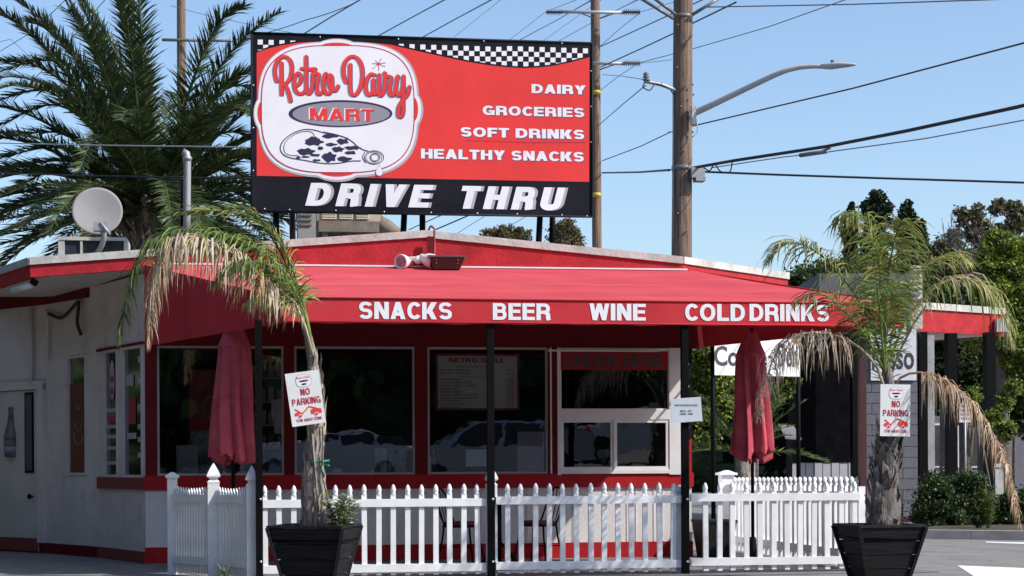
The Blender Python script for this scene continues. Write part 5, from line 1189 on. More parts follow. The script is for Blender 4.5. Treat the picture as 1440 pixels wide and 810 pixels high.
q = at(975, 160, D=31.75); mb = MB(); mb.box(q.x-.04, q.x+.04, q.y-.06, q.y+.06, q.z-.2, q.z+.14); mb.tube(smooth_path([q-zv*.1+XV*.05, q+Vector((.08, 0, -.3)), q+Vector((-.02, 0, -.42))], 8), .012, 5); mb.build('mounting_plate', M['lamp_grey'], t)
# wires: (points, depth at each end, radius, material, label)
WG = 'overhead wires around the shop'
def wire(pts, d0, d1, r_, label, m_='wire', sag=0.0, n=14):
    P = []; pts = list(pts); (xa, ya), (xb, yb) = pts[0], pts[1]
    if 353 < xa < 835 and 40 < ya < 62:      # carries on down behind the billboard
        k_ = max(0, min((xa-372)/max(1, xb-xa), (285-ya)/max(1, ya-yb)*1.0)); pts[0] = (xa-(xb-xa)*k_, ya+(ya-yb)*k_); d0 = d0+(d0-d1)*k_
    L_ = len(pts)-1
    for i in range(n*L_+1):
        u = i/(n*L_); j = min(int(u*L_), L_-1); f = u*L_-j; x = pts[j][0]*(1-f)+pts[j+1][0]*f; y = pts[j][1]*(1-f)+pts[j+1][1]*f+sag*4*f*(1-f)
        P.append(at(x, y, D=d0+(d1-d0)*u))
    out = lambda q: q[0] < 0 or q[0] > 1438 or q[1] < 0
    def beyond(q, r_, D):        # runs straight on outside the view
        s_ = 1000/math.hypot(q[0]-r_[0], q[1]-r_[1]); return at(q[0]+(q[0]-r_[0])*s_, q[1]+(q[1]-r_[1])*s_, D=D)
    if out(pts[-1]): P.append(beyond(pts[-1], pts[-2], d1))
    if out(pts[0]): P.insert(0, beyond(pts[0], pts[1], d0))
    mb = MB(); mb.tube(P, r_, 5); return mb.build('overhead_wire', M[m_], label=label, cat='wire', group=WG)
wire([(942, 239), (900, 242), (847, 243)], 32, 50, .022, 'black cable bundle joining the two wooden poles behind the billboard edge')
wire([(975, 236), (1031, 226), (1162, 206), (1275, 184), (1442, 148)], 32, 24, .028, 'thickest black telephone cable rising from the lamp pole to the right edge')
wire([(1000, 236), (1100, 221), (1162, 214), (1300, 195), (1445, 168)], 32, 25, .010, 'thin grey wire running just under the thickest telephone cable', 'wire_grey')
wire([(975, 241), (1100, 246), (1250, 251), (1445, 257)], 32, 30, .020, 'nearly level black cable from the lamp pole over the bare tree')
wire([(847, 226), (900, 206), (942, 186), (975, 177), (1200, 124), (1445, 59)], 50, 22, .013, 'straight black wire rising past the lamp pole below the lamp arm')
wire([(988, 10), (1200, 6), (1405, -1)], 32, 26, .012, 'nearly level grey wire along the top edge right of the lamp pole', 'wire_grey')
wire([(900, 88), (973, 69), (1080, 38), (1190, -1)], 40, 28, .009, 'thin grey wire crossing behind the lamp pole above the lamp', 'wire_grey')
wire([(845, 94), (900, 69), (947, 47), (973, 33), (1035, 3)], 46, 30, .016, 'black conductor crossing the lamp pole high up between the two crossarm levels')
wire([(787, 57), (843, 26), (900, -2)], 60, 44, .018, 'black conductor rising over the billboard right corner past the slim pole')
wire([(843, 66), (900, 40), (950, 17), (1000, -6)], 48, 34, .014, 'black conductor just above the high crossing one beside the slim pole')
wire([(733, 55), (780, 30), (832, 0)], 60, 50, .020, 'dark conductor ending at the slim pole top above the checker band')
wire([(718, 55), (768, 16), (815, -2)], 62, 50, .013, 'grey conductor tied to the left insulator of the top crossarm', 'wire_grey')
wire([(766, 56), (812, 23), (845, 0)], 62, 50, .012, 'faint grey wire behind the top crossarm', 'wire_grey')
wire([(531, 51), (578, 25), (628, -2)], 52, 46, .020, 'dark wire rising from the middle of the billboard top, first of a close pair')
wire([(593, 53), (640, 27), (694, -2)], 52, 46, .020, 'dark wire rising right of the first one above the billboard')
wire([(635, 55), (670, 27), (706, -2)], 60, 52, .010, 'faint grey wire just right of the dark pair above the billboard', 'wire_grey')
wire([(425, 49), (465, 24), (509, -2)], 52, 46, .020, 'dark wire rising above the badge on the billboard')
wire([(374, 46), (430, 28), (480, 12), (509, -2)], 58, 46, .014, 'slack dark wire curving up to meet another above the billboard badge', sag=1)
wire([(240, 8), (300, 24), (360, 36), (414, 47)], 66, 60, .012, 'grey wire dropping from the distant pole to the billboard left corner', 'wire_grey')
wire([(292, 102), (322, 60), (352, 48)], 66, 58, .014, 'dark wire tied to the distant pole crossarm beside the billboard')
wire([(-5, 201), (120, 204), (352, 207)], 36, 30, .012, 'pale thin wire crossing in front of the big palm', 'lamp_grey')
wire([(-5, 243), (120, 247), (352, 251)], 36, 30, .015, 'dark wire crossing in front of the big palm below the pale one')
wire([(843, 175), (880, 143), (908, 120)], 50, 32, .011, 'dark drop wire from the slim pole to the lamp pole bracket')
wire([(847, 105), (875, 107), (906, 112)], 50, 32, .009, 'thin nearly level wire meeting the lamp pole bracket', 'wire_grey')
wire([(843, 128), (870, 107), (899, 88)], 50, 46, .009, 'faint wire dropping from the lower crossarm insulator', 'wire_grey')
wire([(843, 66), (872, 40), (900, 18)], 50, 46, .009, 'faint wire tied to the right insulator of the top crossarm', 'wire_grey')
wire([(900, 17), (930, 8), (965, -2)], 50, 44, .009, 'faint wire leaving the top crossarm toward the lamp pole', 'wire_grey')
wire([(855, 90), (900, 89), (945, 84)], 50, 46, .008, 'faint grey wire between the lower crossarm and the lamp pole', 'wire_grey')
wire([(575, 323), (597, 313), (624, 301)], 55, 52, .016, 'dark wire seen under the billboard left of the gable conduit')
wire([(612, 323), (640, 311), (668, 299)], 55, 52, .022, 'dark wire seen under the billboard right of the gable conduit')
wire([(640, 330), (662, 316), (688, 300)], 60, 56, .010, 'faint grey wire under the billboard beside the two dark ones', 'wire_grey')
wire([(700, 327), (718, 317), (742, 303)], 60, 56, .010, 'faint grey wire under the billboard left of the reddish shrub', 'wire_grey')
wire([(-5, 75), (45, 45), (95, -3)], 60, 52, .012, 'dark wire rising steeply through the left palm fronds at the corner')
wire([(20, 140), (80, 78), (150, -3)], 60, 52, .012, 'longer dark wire behind the left palm fronds')
wire([(-5, 60), (15, 55), (60, 97), (110, 130)], 60, 54, .010, 'grey wire dropping right behind the palm at the left edge', 'wire_grey')
wire([(-5, 122), (35, 120), (70, 119)], 60, 58, .010, 'short level wire at the left edge behind the palm')
# splice pieces on the cables
mb = MB(); mb.tube([at(1125, 218.5, D=29), at(1162, 213, D=28.6)], .035, 6); mb.tube([at(1150, 214, D=28.8), at(1168, 208, D=28.5)], .02, 5); mb.build('cable_splice', M['insul'], label='small black splice closure hanging on the thick telephone cable', cat='cable splice')
mb = MB(); mb.tube(smooth_path([at(990, 236, D=31.6), at(998, 240, D=31.5), at(1005, 231, D=31.4), at(1013, 241, D=31.3), at(1026, 242, D=31.3), at(1030, 227, D=31.2)], 20), .012, 5); mb.build('cable_loop', M['wire'], label='loose loop of black cable beside the lamp pole', cat='cable')

# ================================================================== BIG DATE PALM BEHIND THE ROOF
DB = 40
cb = at(212, 318, D=DB)
bpalm = thing('date_palm', (cb.x, cb.y, 0), 'huge dark green date palm with arching feather fronds behind the left roof', 'palm tree')
mb = MB(); base = Vector((cb.x, cb.y, 0)); Pt = [base, base+zv*cb.z*.6, base+zv*(cb.z-.2), base+zv*(cb.z+.7)]
mb.tube(smooth_path(Pt, 12), [.45+.0*i for i in range(9)]+[.55, .62, .55, .3], 14); mb.build('trunk', M['trunk'], bpalm)
rg = random.Random(41); mb = MB()
for i in range(90):     # old cut leaf bases
    a = rg.uniform(0, 6.28); o = Vector((math.cos(a), math.sin(a), 0)); b = base+zv*(cb.z-.9+rg.uniform(0, 1.5))+o*.5; mb.tube([b, b+o*rg.uniform(.2, .45)+zv*rg.uniform(.2, .6)], [.06, .035], 4)
mb.build('leaf_base', M['trunk_lt'], bpalm, kind='stuff')
def bigfrond(az, el, L_, curl, seed, mats=('frond_dk', 'frond_dk', 'leaf_b'), leaf=.62):
    o = Vector((math.cos(az), math.sin(az), 0)); p = base+zv*(cb.z+.35)+o*.15; d = (o*math.cos(el)+zv*math.sin(el)); pts = [p]
    for i in range(7):
        p = p+d*(L_/7); pts.append(p); d = (d-zv*curl*(.12+.045*i)+Vector((random.uniform(-1, 1), random.uniform(-1, 1), 0))*.02).normalized()
    for q_ in smooth_path(pts, 12):
        rel = q_-CAM; zf = rel.dot(dv); ux = 720+FPX*rel.dot(RX)/zf; uy = 650-FPX*rel.dot(UP)/zf
        if 236 < ux < 276 and uy < 115: return
    frond(pts, list(mats), bpalm, 165, leaf, .050, .16, .75, .28, .10, rad=(.045, .010), seed=seed, seg=3, lfn=lambda u: (.45+.55*math.sin(math.pi*min(1, u*.9+.12))**.7), jit=.12)
random.seed(12)
k = 0
for (n_, e0, e1, L0, cu) in ((11, 72, 86, 5.4, .45), (18, 52, 70, 5.6, .75), (20, 30, 50, 5.4, .9), (20, 8, 28, 5.0, .9), (18, -24, 4, 4.4, .7)):
    for i in range(n_):
        k += 1; bigfrond(2*math.pi*(i+random.random()*.5)/n_+k*.3, R(random.uniform(e0, e1)), L0*random.uniform(.9, 1.1), cu*random.uniform(.8, 1.2), 100+k)
# the clearest fronds against the sky
def pfrond(pts, seed): frond([at(x, y, D=DB+dy) for (x, y, dy) in pts], ['frond_dk', 'frond_dk', 'leaf_b'], bpalm, 165, .66, .050, .16, .8, .25, .1, rad=(.045, .012), seed=seed, seg=3, lfn=lambda u: (.45+.55*math.sin(math.pi*min(1, u*.9+.12))**.7))
pfrond([(225, 300, 0), (248, 190, -.5), (280, 90, -1), (310, 30, -1.2), (345, 8, -1.4)], 301)
pfrond([(205, 300, 0), (170, 190, -.4), (120, 100, -.8), (70, 45, -1), (40, 28, -1.2)], 302)
pfrond([(205, 300, 0), (160, 210, -.8), (105, 130, -1.2), (50, 92, -1.6), (-5, 85, -2)], 303)
pfrond([(230, 300, 0), (270, 190, -.6), (315, 120, -1), (365, 95, -1.2)], 304)
pfrond([(212, 300, 0), (188, 150, 0), (150, 50, 0), (100, -20, 0)], 305)
pfrond([(216, 300, 0), (205, 150, 1), (178, 40, 1), (150, -30, 1)], 306)
random.seed(21)
for k_, ye in enumerate((120, 150, 178, 205, 228, 250, 272, 295, 316, 338, 360)):      # lower left sweep
    xe = random.uniform(-70, 10); lift = random.uniform(35, 75); dd = random.uniform(-2, 1.5)
    pfrond([(205, 312, 0), (150, (312+ye)/2-lift*.7, dd*.4), (80, ye-lift*.55, dd*.8), (xe, ye, dd)], 320+k_)
for k_, ye in enumerate((150, 185, 215, 245, 272, 300)):
    pfrond([(228, 310, 0), (270, (310+ye)/2-45, .3), (330, ye-30, .5), (390, ye+8, .7)], 340+k_)

# ================================================================== TREES
def leaf_cloud(blobs, n, size, mats, seed, flat=.0, dens=.55):
    rg = random.Random(seed); mb = MB(); tot = sum(b[1]**2 for b in blobs)
    for (c, r_, *sq) in blobs:
        sq = sq[0] if sq else 1
        m_ = int(n*r_*r_/tot)
        sub = [(Vector((rg.gauss(0, 1), rg.gauss(0, 1), rg.gauss(0, 1))).normalized()*rg.uniform(.45, 1.0), rg.uniform(.18, .42)) for _ in range(24)]
        for i in range(m_):
            so_, sr = sub[rg.randrange(len(sub))]
            q = so_+Vector((rg.gauss(0, 1), rg.gauss(0, 1), rg.gauss(0, 1)*.75+.2))*sr*.72
            p = Vector(c)+Vector((q.x*r_, q.y*r_, q.z*r_*sq))
            a = Vector((rg.uniform(-1, 1), rg.uniform(-1, 1), rg.uniform(-.6, .9))).normalized(); b = a.orthogonal().normalized(); b = (b*math.cos(i)+a.cross(b)*math.sin(i)); s = size*rg.uniform(.6, 1.3)
            mb.add([p-b*s*.3, p+a*s*.5-b*s*.05, p+b*s*.35+a*s*.1, p-a*s*.4+b*s*.1], [(0, 1, 2, 3)], rg.randrange(len(mats)))
    return mb
def tree(base, blobs, n, size, mats, label, seed, trunk_r=.2, name='tree', group='trees behind the shop', cat='tree', limbs=5):
    t = thing(name, base, label, cat, group); B = Vector(base); rg = random.Random(seed)
    top = max(blobs, key=lambda b: b[0].z)[0]; mb = MB(); mid_ = B.lerp(top, .55); mid_.z = B.z+(top.z-B.z)*.5
    mb.tube(smooth_path([B, mid_, top], 8), [trunk_r*(1-.1*i) for i in range(9)], 8)
    for (c, r_, *_) in blobs[:limbs]: mb.tube(smooth_path([mid_, mid_.lerp(c, .5)+zv*.2, c], 5), [trunk_r*.5*(1-.15*i) for i in range(6)], 6)
    mb.build('trunk', M['bark'], t); leaf_cloud(blobs, int(n*2.2), size*.55, mats, seed).build('crown', [M[x] for x in mats], t, kind='stuff'); return t
def bl(px, py, D, rpx, sq=1.0): return (at(px, py, D=D), rpx*D/FPX, sq)
def ground_at(px, D): p = at(px, 700, D=D); return (p.x, p.y, 0)
CYP = ['leaf_cy', 'leaf_b']
def cypress(px, ytop, D, wpx, label, seed, ybot=500):
    blobs = []; n = 24
    for i in range(n):
        u = i/(n-1); y = ytop+wpx*.3+(ybot-ytop)*u**1.25; r_ = wpx/2*(.22+.68*min(1, u*4))*random.uniform(.85, 1.1); blobs.append(bl(px+random.uniform(-1.5, 1.5), y, D, r_, 1.7))
    tree(ground_at(px, D), blobs, 8500, .30, CYP, label, seed, .25, 'cypress_tree', limbs=0)
random.seed(5)
cypress(1196, 282, 62, 22, 'narrow dark cypress showing left above the upright palm', 51)
cypress(1276, 276, 58, 30, 'tallest pointed dark cypress right of the upright palm', 52)
cypress(1295, 306, 57, 24, 'shorter blunt cypress just right of the tall pointed one', 53)
tree(ground_at(1232, 64), [bl(1231, 281, 64, 12), bl(1221, 293, 64, 10), bl(1241, 296, 64, 12), bl(1230, 312, 64, 16), bl(1232, 345, 64, 20), bl(1230, 380, 64, 24)], 6000, .34, ['leaf_b', 'leaf_b', 'leaf_cy'], 'round dark green tree between the narrow cypresses', 54)
tree(ground_at(1150, 55), [bl(1140, 400, 55, 30), bl(1175, 395, 55, 28), bl(1115, 412, 55, 24), bl(1205, 400, 55, 34)], 9000, .25, ['leaf_b', 'leaf_b', 'leaf_a'], 'dark leafy tree behind the right end of the awning roof', 55)
tree(ground_at(1330, 52), [bl(1305, 400, 52, 46), bl(1345, 400, 52, 46), bl(1325, 360, 52, 26), bl(1290, 370, 52, 24)], 14000, .22, ['leaf_b', 'leaf_a', 'leaf_brn'], 'olive shaggy tree behind the drive-through canopy', 56)
random.seed(15)
def clumps(x0, x1, y0, y1, n, D, r0, r1): return [bl(random.uniform(x0, x1), random.uniform(y0, y1), D, random.uniform(r0, r1)) for _ in range(n)]
tree(ground_at(1358, 50), clumps(1332, 1375, 295, 335, 9, 50, 7, 12)+clumps(1350, 1405, 305, 350, 9, 50, 8, 13)+clumps(1372, 1395, 288, 305, 2, 50, 5, 8), 1900, .22, ['leaf_brn', 'leaf_a', 'leaf_brn'], 'sparse brown-leaved magnolia among the bare twigs', 57, .06, limbs=6)
tree(ground_at(1425, 48), clumps(1402, 1455, 290, 330, 12, 48, 8, 13)+clumps(1415, 1440, 280, 292, 2, 48, 5, 8), 1900, .22, ['leaf_brn', 'leaf_a', 'leaf_brn'], 'brown-leaved tree at the upper right edge of the view', 58, .06, limbs=6)
tree(ground_at(1415, 42), [bl(1400, 332, 42, 12), bl(1392, 350, 42, 14), bl(1415, 345, 42, 16), bl(1436, 352, 42, 16), bl(1385, 372, 42, 16), bl(1410, 380, 42, 22), bl(1440, 385, 42, 22), bl(1395, 410, 42, 26), bl(1435, 425, 42, 34), bl(1400, 460, 42, 36), bl(1450, 500, 42, 40)], 34000, .17, ['leaf_c', 'leaf_c', 'leaf_a', 'leaf_c'], 'bright green bushy tree filling the right edge', 59)
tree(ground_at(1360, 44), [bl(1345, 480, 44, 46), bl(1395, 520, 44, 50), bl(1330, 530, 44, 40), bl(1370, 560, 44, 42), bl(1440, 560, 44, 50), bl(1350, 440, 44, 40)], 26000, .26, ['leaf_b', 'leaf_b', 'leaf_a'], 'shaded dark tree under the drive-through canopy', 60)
tree(ground_at(1030, 30), [bl(1000, 505, 30, 30), bl(1050, 515, 30.5, 32), bl(1092, 500, 30.5, 26), bl(1000, 550, 30, 30), bl(1050, 570, 31, 32), bl(985, 600, 30, 26), bl(975, 520, 30, 26), bl(1098, 545, 30.6, 22)], 26000, .13, ['leaf_a', 'leaf_c', 'leaf_c', 'leaf_b'], 'green leafy tree seen under the awning right of the order window', 61, .12)
tree(ground_at(712, 46), [bl(692, 335, 46, 13), bl(712, 332, 46, 14), bl(733, 333, 46, 14), bl(715, 345, 46, 20)], 5200, .13, ['leaf_red', 'leaf_a', 'leaf_brn'], 'reddish green shrub top peeping over the roof ridge left of the billboard legs', 62)
tree(ground_at(796, 46), [bl(788, 330, 46, 17), bl(800, 325, 46, 15), bl(806, 338, 46, 14), bl(795, 345, 46, 20)], 4200, .13, ['leaf_red', 'leaf_a', 'leaf_brn'], 'reddish green shrub top peeping over the roof between the billboard and slim pole', 63)
# bare tree
bt = thing('bare_tree', ground_at(1384, 46), 'leafless grey tree with fine bare twigs against the sky', 'tree', 'trees behind the shop'); mb = MB(); rg = random.Random(8)
def branch(p, d, L_, r_, lev):
    n = 5; pts = [p]
    for i in range(n): d = (d+Vector((rg.uniform(-1, 1), rg.uniform(-1, 1), rg.uniform(-.3, .7)))*.16).normalized(); pts.append(pts[-1]+d*L_/n)
    mb.tube(pts, [max(.0055, r_*(1-.12*i)) for i in range(n+1)], 4 if lev else 6)
    if lev < 5 and len(mb.f) < 60000:
        for i in range(3):
            k_ = rg.randint(2, n); branch(pts[k_], (d+Vector((rg.uniform(-1, 1), rg.uniform(-1, 1), rg.uniform(-.4, .9)))*.75).normalized(), L_*rg.uniform(.5, .75), r_*.6, lev+1)
b0 = ORG[bt]; zb_ = 5.2
for (dx, dz, L_, r_) in ((.0, 1, 1.15, .045), (-.6, 1, 1.1, .04), (.5, 1, 1.15, .04), (1.1, .8, 1.3, .035)): branch(b0+zv*zb_+XV*dx*.35, Vector((dx, rg.uniform(-.3, .3), dz)).normalized(), L_, r_, 1)
mb.tube([b0, b0+zv*2.6, b0+zv*(zb_+.1)], [.2, .15, .07], 8)
for dx in (-.4, .4, -.2, .2): mb.tube([b0+zv*3.6, b0+zv*zb_+XV*dx], [.07, .05], 6)
mb.build('branches', M['twig'], bt)
# spiky fan of leaves behind the umbrella (sago-like)
sg = thing('cycad', at(1045, 690, D=28).xy.to_3d(), 'spiky dark cycad with stiff arching leaves behind the right umbrella', 'plant')
g0 = at(1050, 640, D=28); rg = random.Random(77)
for i in range(30):
    a = rg.uniform(0, 6.28); el = rg.uniform(.1, 1.2); o = Vector((math.cos(a), math.sin(a), 0)); p = g0.copy(); d = o*math.cos(el)+zv*math.sin(el); pts = [p]
    for j in range(5): p = p+d*.26; pts.append(p); d = (d-zv*.12).normalized()
    frond(pts, ['frond_dk', 'frond', 'leaf_a'], sg, 44, .26, .018, .02, .7, .2, .1, rad=(.012, .004), seed=500+i, seg=2)
mb = MB(); mb.tube([Vector((g0.x, g0.y, 0)), g0], [.16, .2], 8); mb.build('trunk', M['trunk'], sg)

# ================================================================== COFFEE STAND AND CANOPY AT THE RIGHT
DK = 33.0
kA_ = at(1109, 650, D=DK-.4); kB_ = at(1205, 650, D=DK); kC_ = at(1291, 650, D=DK)
ks = thing('coffee_stand', (kB_.x, kB_.y, 0), 'grey and black coffee stand with block pillar and red edged canopy right of the patio', 'building')
w_k = Wall(kA_, kB_); w_p = Wall(kB_, kC_)
zK = lambda y, x=1240: at(x, y, D=DK).z
mb = MB(); w_k.box(mb, 0, w_k.L, zK(650), zK(470), -3, 0); mb.build('shade_screen', M['screen'], ks)
n_ = 8
for i in range(n_):
    mb = MB(); w_k.box(mb, i*w_k.L/n_+.01, (i+1)*w_k.L/n_-.01, 0, zK(650), -.08, -.02+.01*(i % 2)); mb.build('siding_board', M['board_grey'], ks)
mb = MB(); w_p.box(mb, .01, w_p.L-.01, 0, zK(430), -.9, -.012); mb.build('pillar_core', M['mortar'], ks)
ncol, nrow = 3, 20; hrow = (zK(430))/nrow; bw = w_p.L/2
blk = {}
for r_ in range(nrow):
    off = 0 if r_ % 2 else bw/2
    xs_ = [0]+[x for x in (off, off+bw) if 0.02 < x < w_p.L-.02]+[w_p.L]
    for a_, b_ in zip(xs_, xs_[1:]):
        mb = MB(); w_p.box(mb, a_+.006, b_-.006, r_*hrow+.006, (r_+1)*hrow-.006, -.02, 0); mb.build('block', M['block'], ks)
mb = MB(); w_p.box(mb, -.01, w_p.L+.01, 0, zK(733)+.0+.06, 0, .03); mb.build('base_course', M['maroon'], ks)
def kpost(px, D, w_, z1, m_, nm='canopy_post'):
    p = at(px, 700, D=D); mb = MB(); mb.box(p.x-w_/2, p.x+w_/2, p.y-w_/2, p.y+w_/2, 0, z1); mb.build(nm, M[m_], ks)
kpost(1297, DK+.5, .17, zK(465), 'black_steel'); kpost(1308, DK+.7, .14, zK(472)+.05, 'galv', 'down_pipe')
kpost(1338, 34.4, .19, 3.6, 'black_steel'); kpost(1392, 34.9, .19, 3.65, 'black_steel')
kpost(1203, DK-.6, .14, zK(462), 'black_steel')
# canopy
a = at(1284, 0, D=33.9); b = at(1407, 0, D=35.4); ca = Wall((a.x, a.y), (b.x, b.y)); s_, z1 = ca.sz(1345, 438); _, z0 = ca.sz(1345, 469)
mb = MB(); ca.box(mb, 0, ca.L, z0, z1, -.06, 0); mb.build('canopy_fascia', M['fascia_red'], ks)
mb = MB(); ca.box(mb, -.05, ca.L+.05, z1, z1+.13, -.5, .04); mb.build('canopy_trim', M['cap'], ks)
mb = MB(); ca.box(mb, 0, ca.L, z0+.02, z0+.10, -5, -.062); mb.build('canopy_soffit', M['white_wall'], ks)
mb = MB(); ca.box(mb, ca.L+.001, ca.L+.06, z0, z1, -5, 0); ca.box(mb, ca.L-.35, ca.L-.30, z0+.04, z1-.04, .0, .02); mb.build('canopy_end', M['fascia_red'], ks)
mb = MB(); a = at(1402, 452, D=35.1); mb.box(a.x, a.x+.24, a.y, a.y+.25, a.z-.2, a.z+.05); mb.build('downspout_head', M['cap'], ks)
wr = Wall(at(1150, 0, D=DK+1), at(1285, 0, D=DK+1)); _, ra = wr.sz(1200, 432); _, rb_ = wr.sz(1200, 384)
mb = MB(); wr.box(mb, 0, wr.L, ra, rb_, -3, 0); mb.build('parapet', mat('grey_green_parapet', (.13, .135, .135), .8, .1, 2), ks)
t = thing('white_sign_post', at(1290, 430, D=DK-1.4), 'narrow white louvred panel rising above the coffee stand behind the palm', 'panel')
a = at(1281, 462, D=DK-1.4); b = at(1298, 373, D=DK-1.4); mb = MB(); mb.box(a.x, b.x, a.y, a.y+.08, a.z, b.z); mb.build('panel', M['cap'], t)
mb = MB()
for i in range(7):
    q = at(1283, 382+i*8, D=DK-1.4); mb.box(a.x+.02, b.x-.05, a.y-.02, a.y-.003, q.z-.02, q.z+.02)
mb.build('slat', M['block'], t)
t = thing('coffee_banner', at(1257, 536, D=DK-.1), 'white banner reading and espresso on the grey block pillar', 'banner'); 
_, zb0 = w_p.sz(1257, 535); _, zb1 = w_p.sz(1257, 452); sa = w_p.sz(1224, 500)[0]; sb = w_p.sz(1288, 500)[0]
mb = MB(); w_p.box(mb, sa, sb, zb0, zb1, .02, .03); mb.build('cloth', M['banner'], t)
mb = MB(); U_ = w_p.u
def ktxt(mb, s_, x0, x1, y0, y1, wl, o):
    a0, z0 = wl.sz(x0, y1); a1, _ = wl.sz(x1, y1); _, z1 = wl.sz(x0, y0); text_on(mb, s_, wl.pt(a0, o, z0), wl.u, zv, a1-a0, z1-z0, bold=.02)
ktxt(mb, 'and', 1226, 1279, 447, 471, w_p, .034); mb.build('lettering', M['banner_ink'], t); mb = MB(); ktxt(mb, 'resso', 1226, 1285, 496, 520, w_p, .034); mb.build('lettering', M['banner_ink'], t)
DBn = 27.0; wb = Wall(at(1002, 0, D=DBn), at(1122, 0, D=DBn+.6))
t = thing('coffee_banner', wb.pt(0, 0, 2.4), 'long white coffee and donuts banner hanging behind the right umbrella', 'banner')
_, z0 = wb.sz(1060, 528.5); _, z1 = wb.sz(1060, 470); mb = MB(); wb.box(mb, 0, wb.L, z0, z1, 0, .008); mb.build('cloth', M['banner'], t)
for (s_, x0_, x1_, y0_, y1_) in (('Coffee', 1004, 1078, 486, 514.5), ('-', 1080, 1086, 500, 504), ('Don', 1094, 1121, 483, 516)):
    mb = MB(); ktxt(mb, s_, x0_, x1_, y0_, y1_, wb, .012); mb.build('lettering', M['banner_ink'], t)
mb = MB(); wb.box(mb, -.02, wb.L+.4, z1, z1+.05, .02, .06); 
for x in (0, wb.L): mb.tube([wb.pt(x, -.05, 0), wb.pt(x, -.05, z1)], .035, 6)
mb.build('hanging_frame', M['black_steel'], t)
t = thing('menu_stand', at(1110, 690, D=30), 'small dark lectern stand with a pale tilted panel behind the right umbrella', 'stand')
p = at(1110, 640, D=30); mb = MB(); mb.box(p.x-.04, p.x+.04, p.y-.04, p.y+.04, 0, at(1110, 606, D=30).z); mb.build('stand_post', M['black_steel'], t)
q = at(1111, 609, D=29.8); mb = MB(); mb.hexa([q+Vector((-.12, -.12, -.10)), q+Vector((.16, -.12, -.12)), q+Vector((.1, .12, .10)), q+Vector((-.16, .12, .12))], [q+Vector((-.12, -.12, -.07)), q+Vector((.16, -.12, -.09)), q+Vector((.1, .12, .13)), q+Vector((-.16, .12, .15))]); mb.build('stand_panel', M['block'], t)
# dark screen wall behind, and pale grey house under the canopy
t = thing('grey_house', at(1345, 700, D=60).xy.to_3d(), 'pale grey house wall with dark windows behind the shrubs', 'building')
wh = Wall(at(1260, 0, D=60), at(1480, 0, D=60)); mb = MB(); wh.box(mb, 0, wh.L, 0, wh.sz(1300, 585)[1], -5, 0); mb.build('wall', M['block'], t)
for (x0, x1, y0, y1) in ((1308, 1322, 598, 655), (1332, 1346, 598, 655), (1364, 1378, 596, 655)):
    mb = MB(); a0, zz1 = wh.sz(x0, y0); a1, zz0 = wh.sz(x1, y1); wh.box(mb, a0-.06, a1+.06, zz0-.06, zz1+.06, 0, .03); wo = mb.build('window', M['white_trim'], t)
    mb = MB(); wh.box(mb, a0, a1, zz0, zz1, .031, .04); mb.build('pane', M['interior'], wo)
t = thing('parking_sign', at(1358, 700, D=31.5).xy.to_3d(), 'small white and red parking notice on a thin post behind the canopy', 'sign')
c = at(1358, 581, D=31.5); mb = MB(); mb.tube([Vector((c.x, c.y+.03, 0)), Vector((c.x, c.y+.03, c.z+.15))], .02, 6); mb.build('post', M['galv'], t)
a = at(1349, 594, D=31.5); b = at(1367, 567, D=31.5); mb = MB(); mb.box(a.x, b.x, a.y, a.y+.01, a.z, b.z); mb.build('plate', M['sign_pale'], t)
mb = MB()
for i, s_ in enumerate(('NO', 'PARKING', 'IN DRIVE', 'THRU')):
    z = b.z-.07-.075*i; text_on(mb, s_, Vector((a.x+.03, a.y-.004, z)), XV, zv, (b.x-a.x-.06)*(.5 if i == 0 else 1), .045, bold=.02)
mb.build('lettering', M['sign_crimson'], t)
t = thing('white_notice_board', at(1406, 700, D=29.5).xy.to_3d(), 'tall narrow white board fixed low on the right canopy post', 'notice board')
a = at(1400, 709, D=29.5); b = at(1412, 652, D=29.5); mb = MB(); mb.box(a.x, b.x, a.y, a.y+.06, a.z, b.z); mb.build('board', M['cap'], t)
mb = MB(); mb.box(a.x+.015, b.x-.015, a.y-.006, a.y, a.z+.15, a.z+.16); mb.box(a.x+.015, b.x-.015, a.y-.006, a.y, b.z-.08, b.z-.06); mb.build('printed_lines', M['banner_ink'], t)
# shrubs and weeds
def shrub(px, ybase, D, blobs, n, size, mats, label, seed):
    t = thing('shrub', at(px, 700, D=D).xy.to_3d()+zv*.09, label, 'shrub', 'shrubs in the planting bed'); mb = MB(); B = ORG[t]
    for b_ in blobs: mb.tube([B, B.lerp(b_[0], .8)], [.03, .012], 5)
    mb.build('stem', M['bark'], t); leaf_cloud(blobs, int(n*2), size*.6, mats, seed).build('foliage', [M[x] for x in mats], t, kind='stuff')
shrub(1320, 750, 29, [bl(1318, 690, 29, 22), bl(1312, 725, 29, 24), bl(1330, 720, 29, 26), bl(1310, 740, 29, 20)], 11000, .09, ['leaf_b', 'leaf_a', 'leaf_b'], 'dark shrub beside the black canopy post left of the bed', 71)
shrub(1362, 750, 29.3, [bl(1358, 685, 29.3, 26), bl(1350, 715, 29.3, 28), bl(1375, 710, 29.3, 26), bl(1365, 738, 29.3, 22)], 12000, .09, ['leaf_b', 'leaf_b', 'leaf_a'], 'larger rounded dark shrub in the middle of the bed', 72)
shrub(1420, 750, 29.3, [bl(1412, 720, 29.3, 24), bl(1435, 710, 29.3, 28), bl(1425, 740, 29.3, 20)], 9000, .09, ['leaf_b', 'leaf_a'], 'dark shrub behind the hanging dead frond at the right edge', 73)
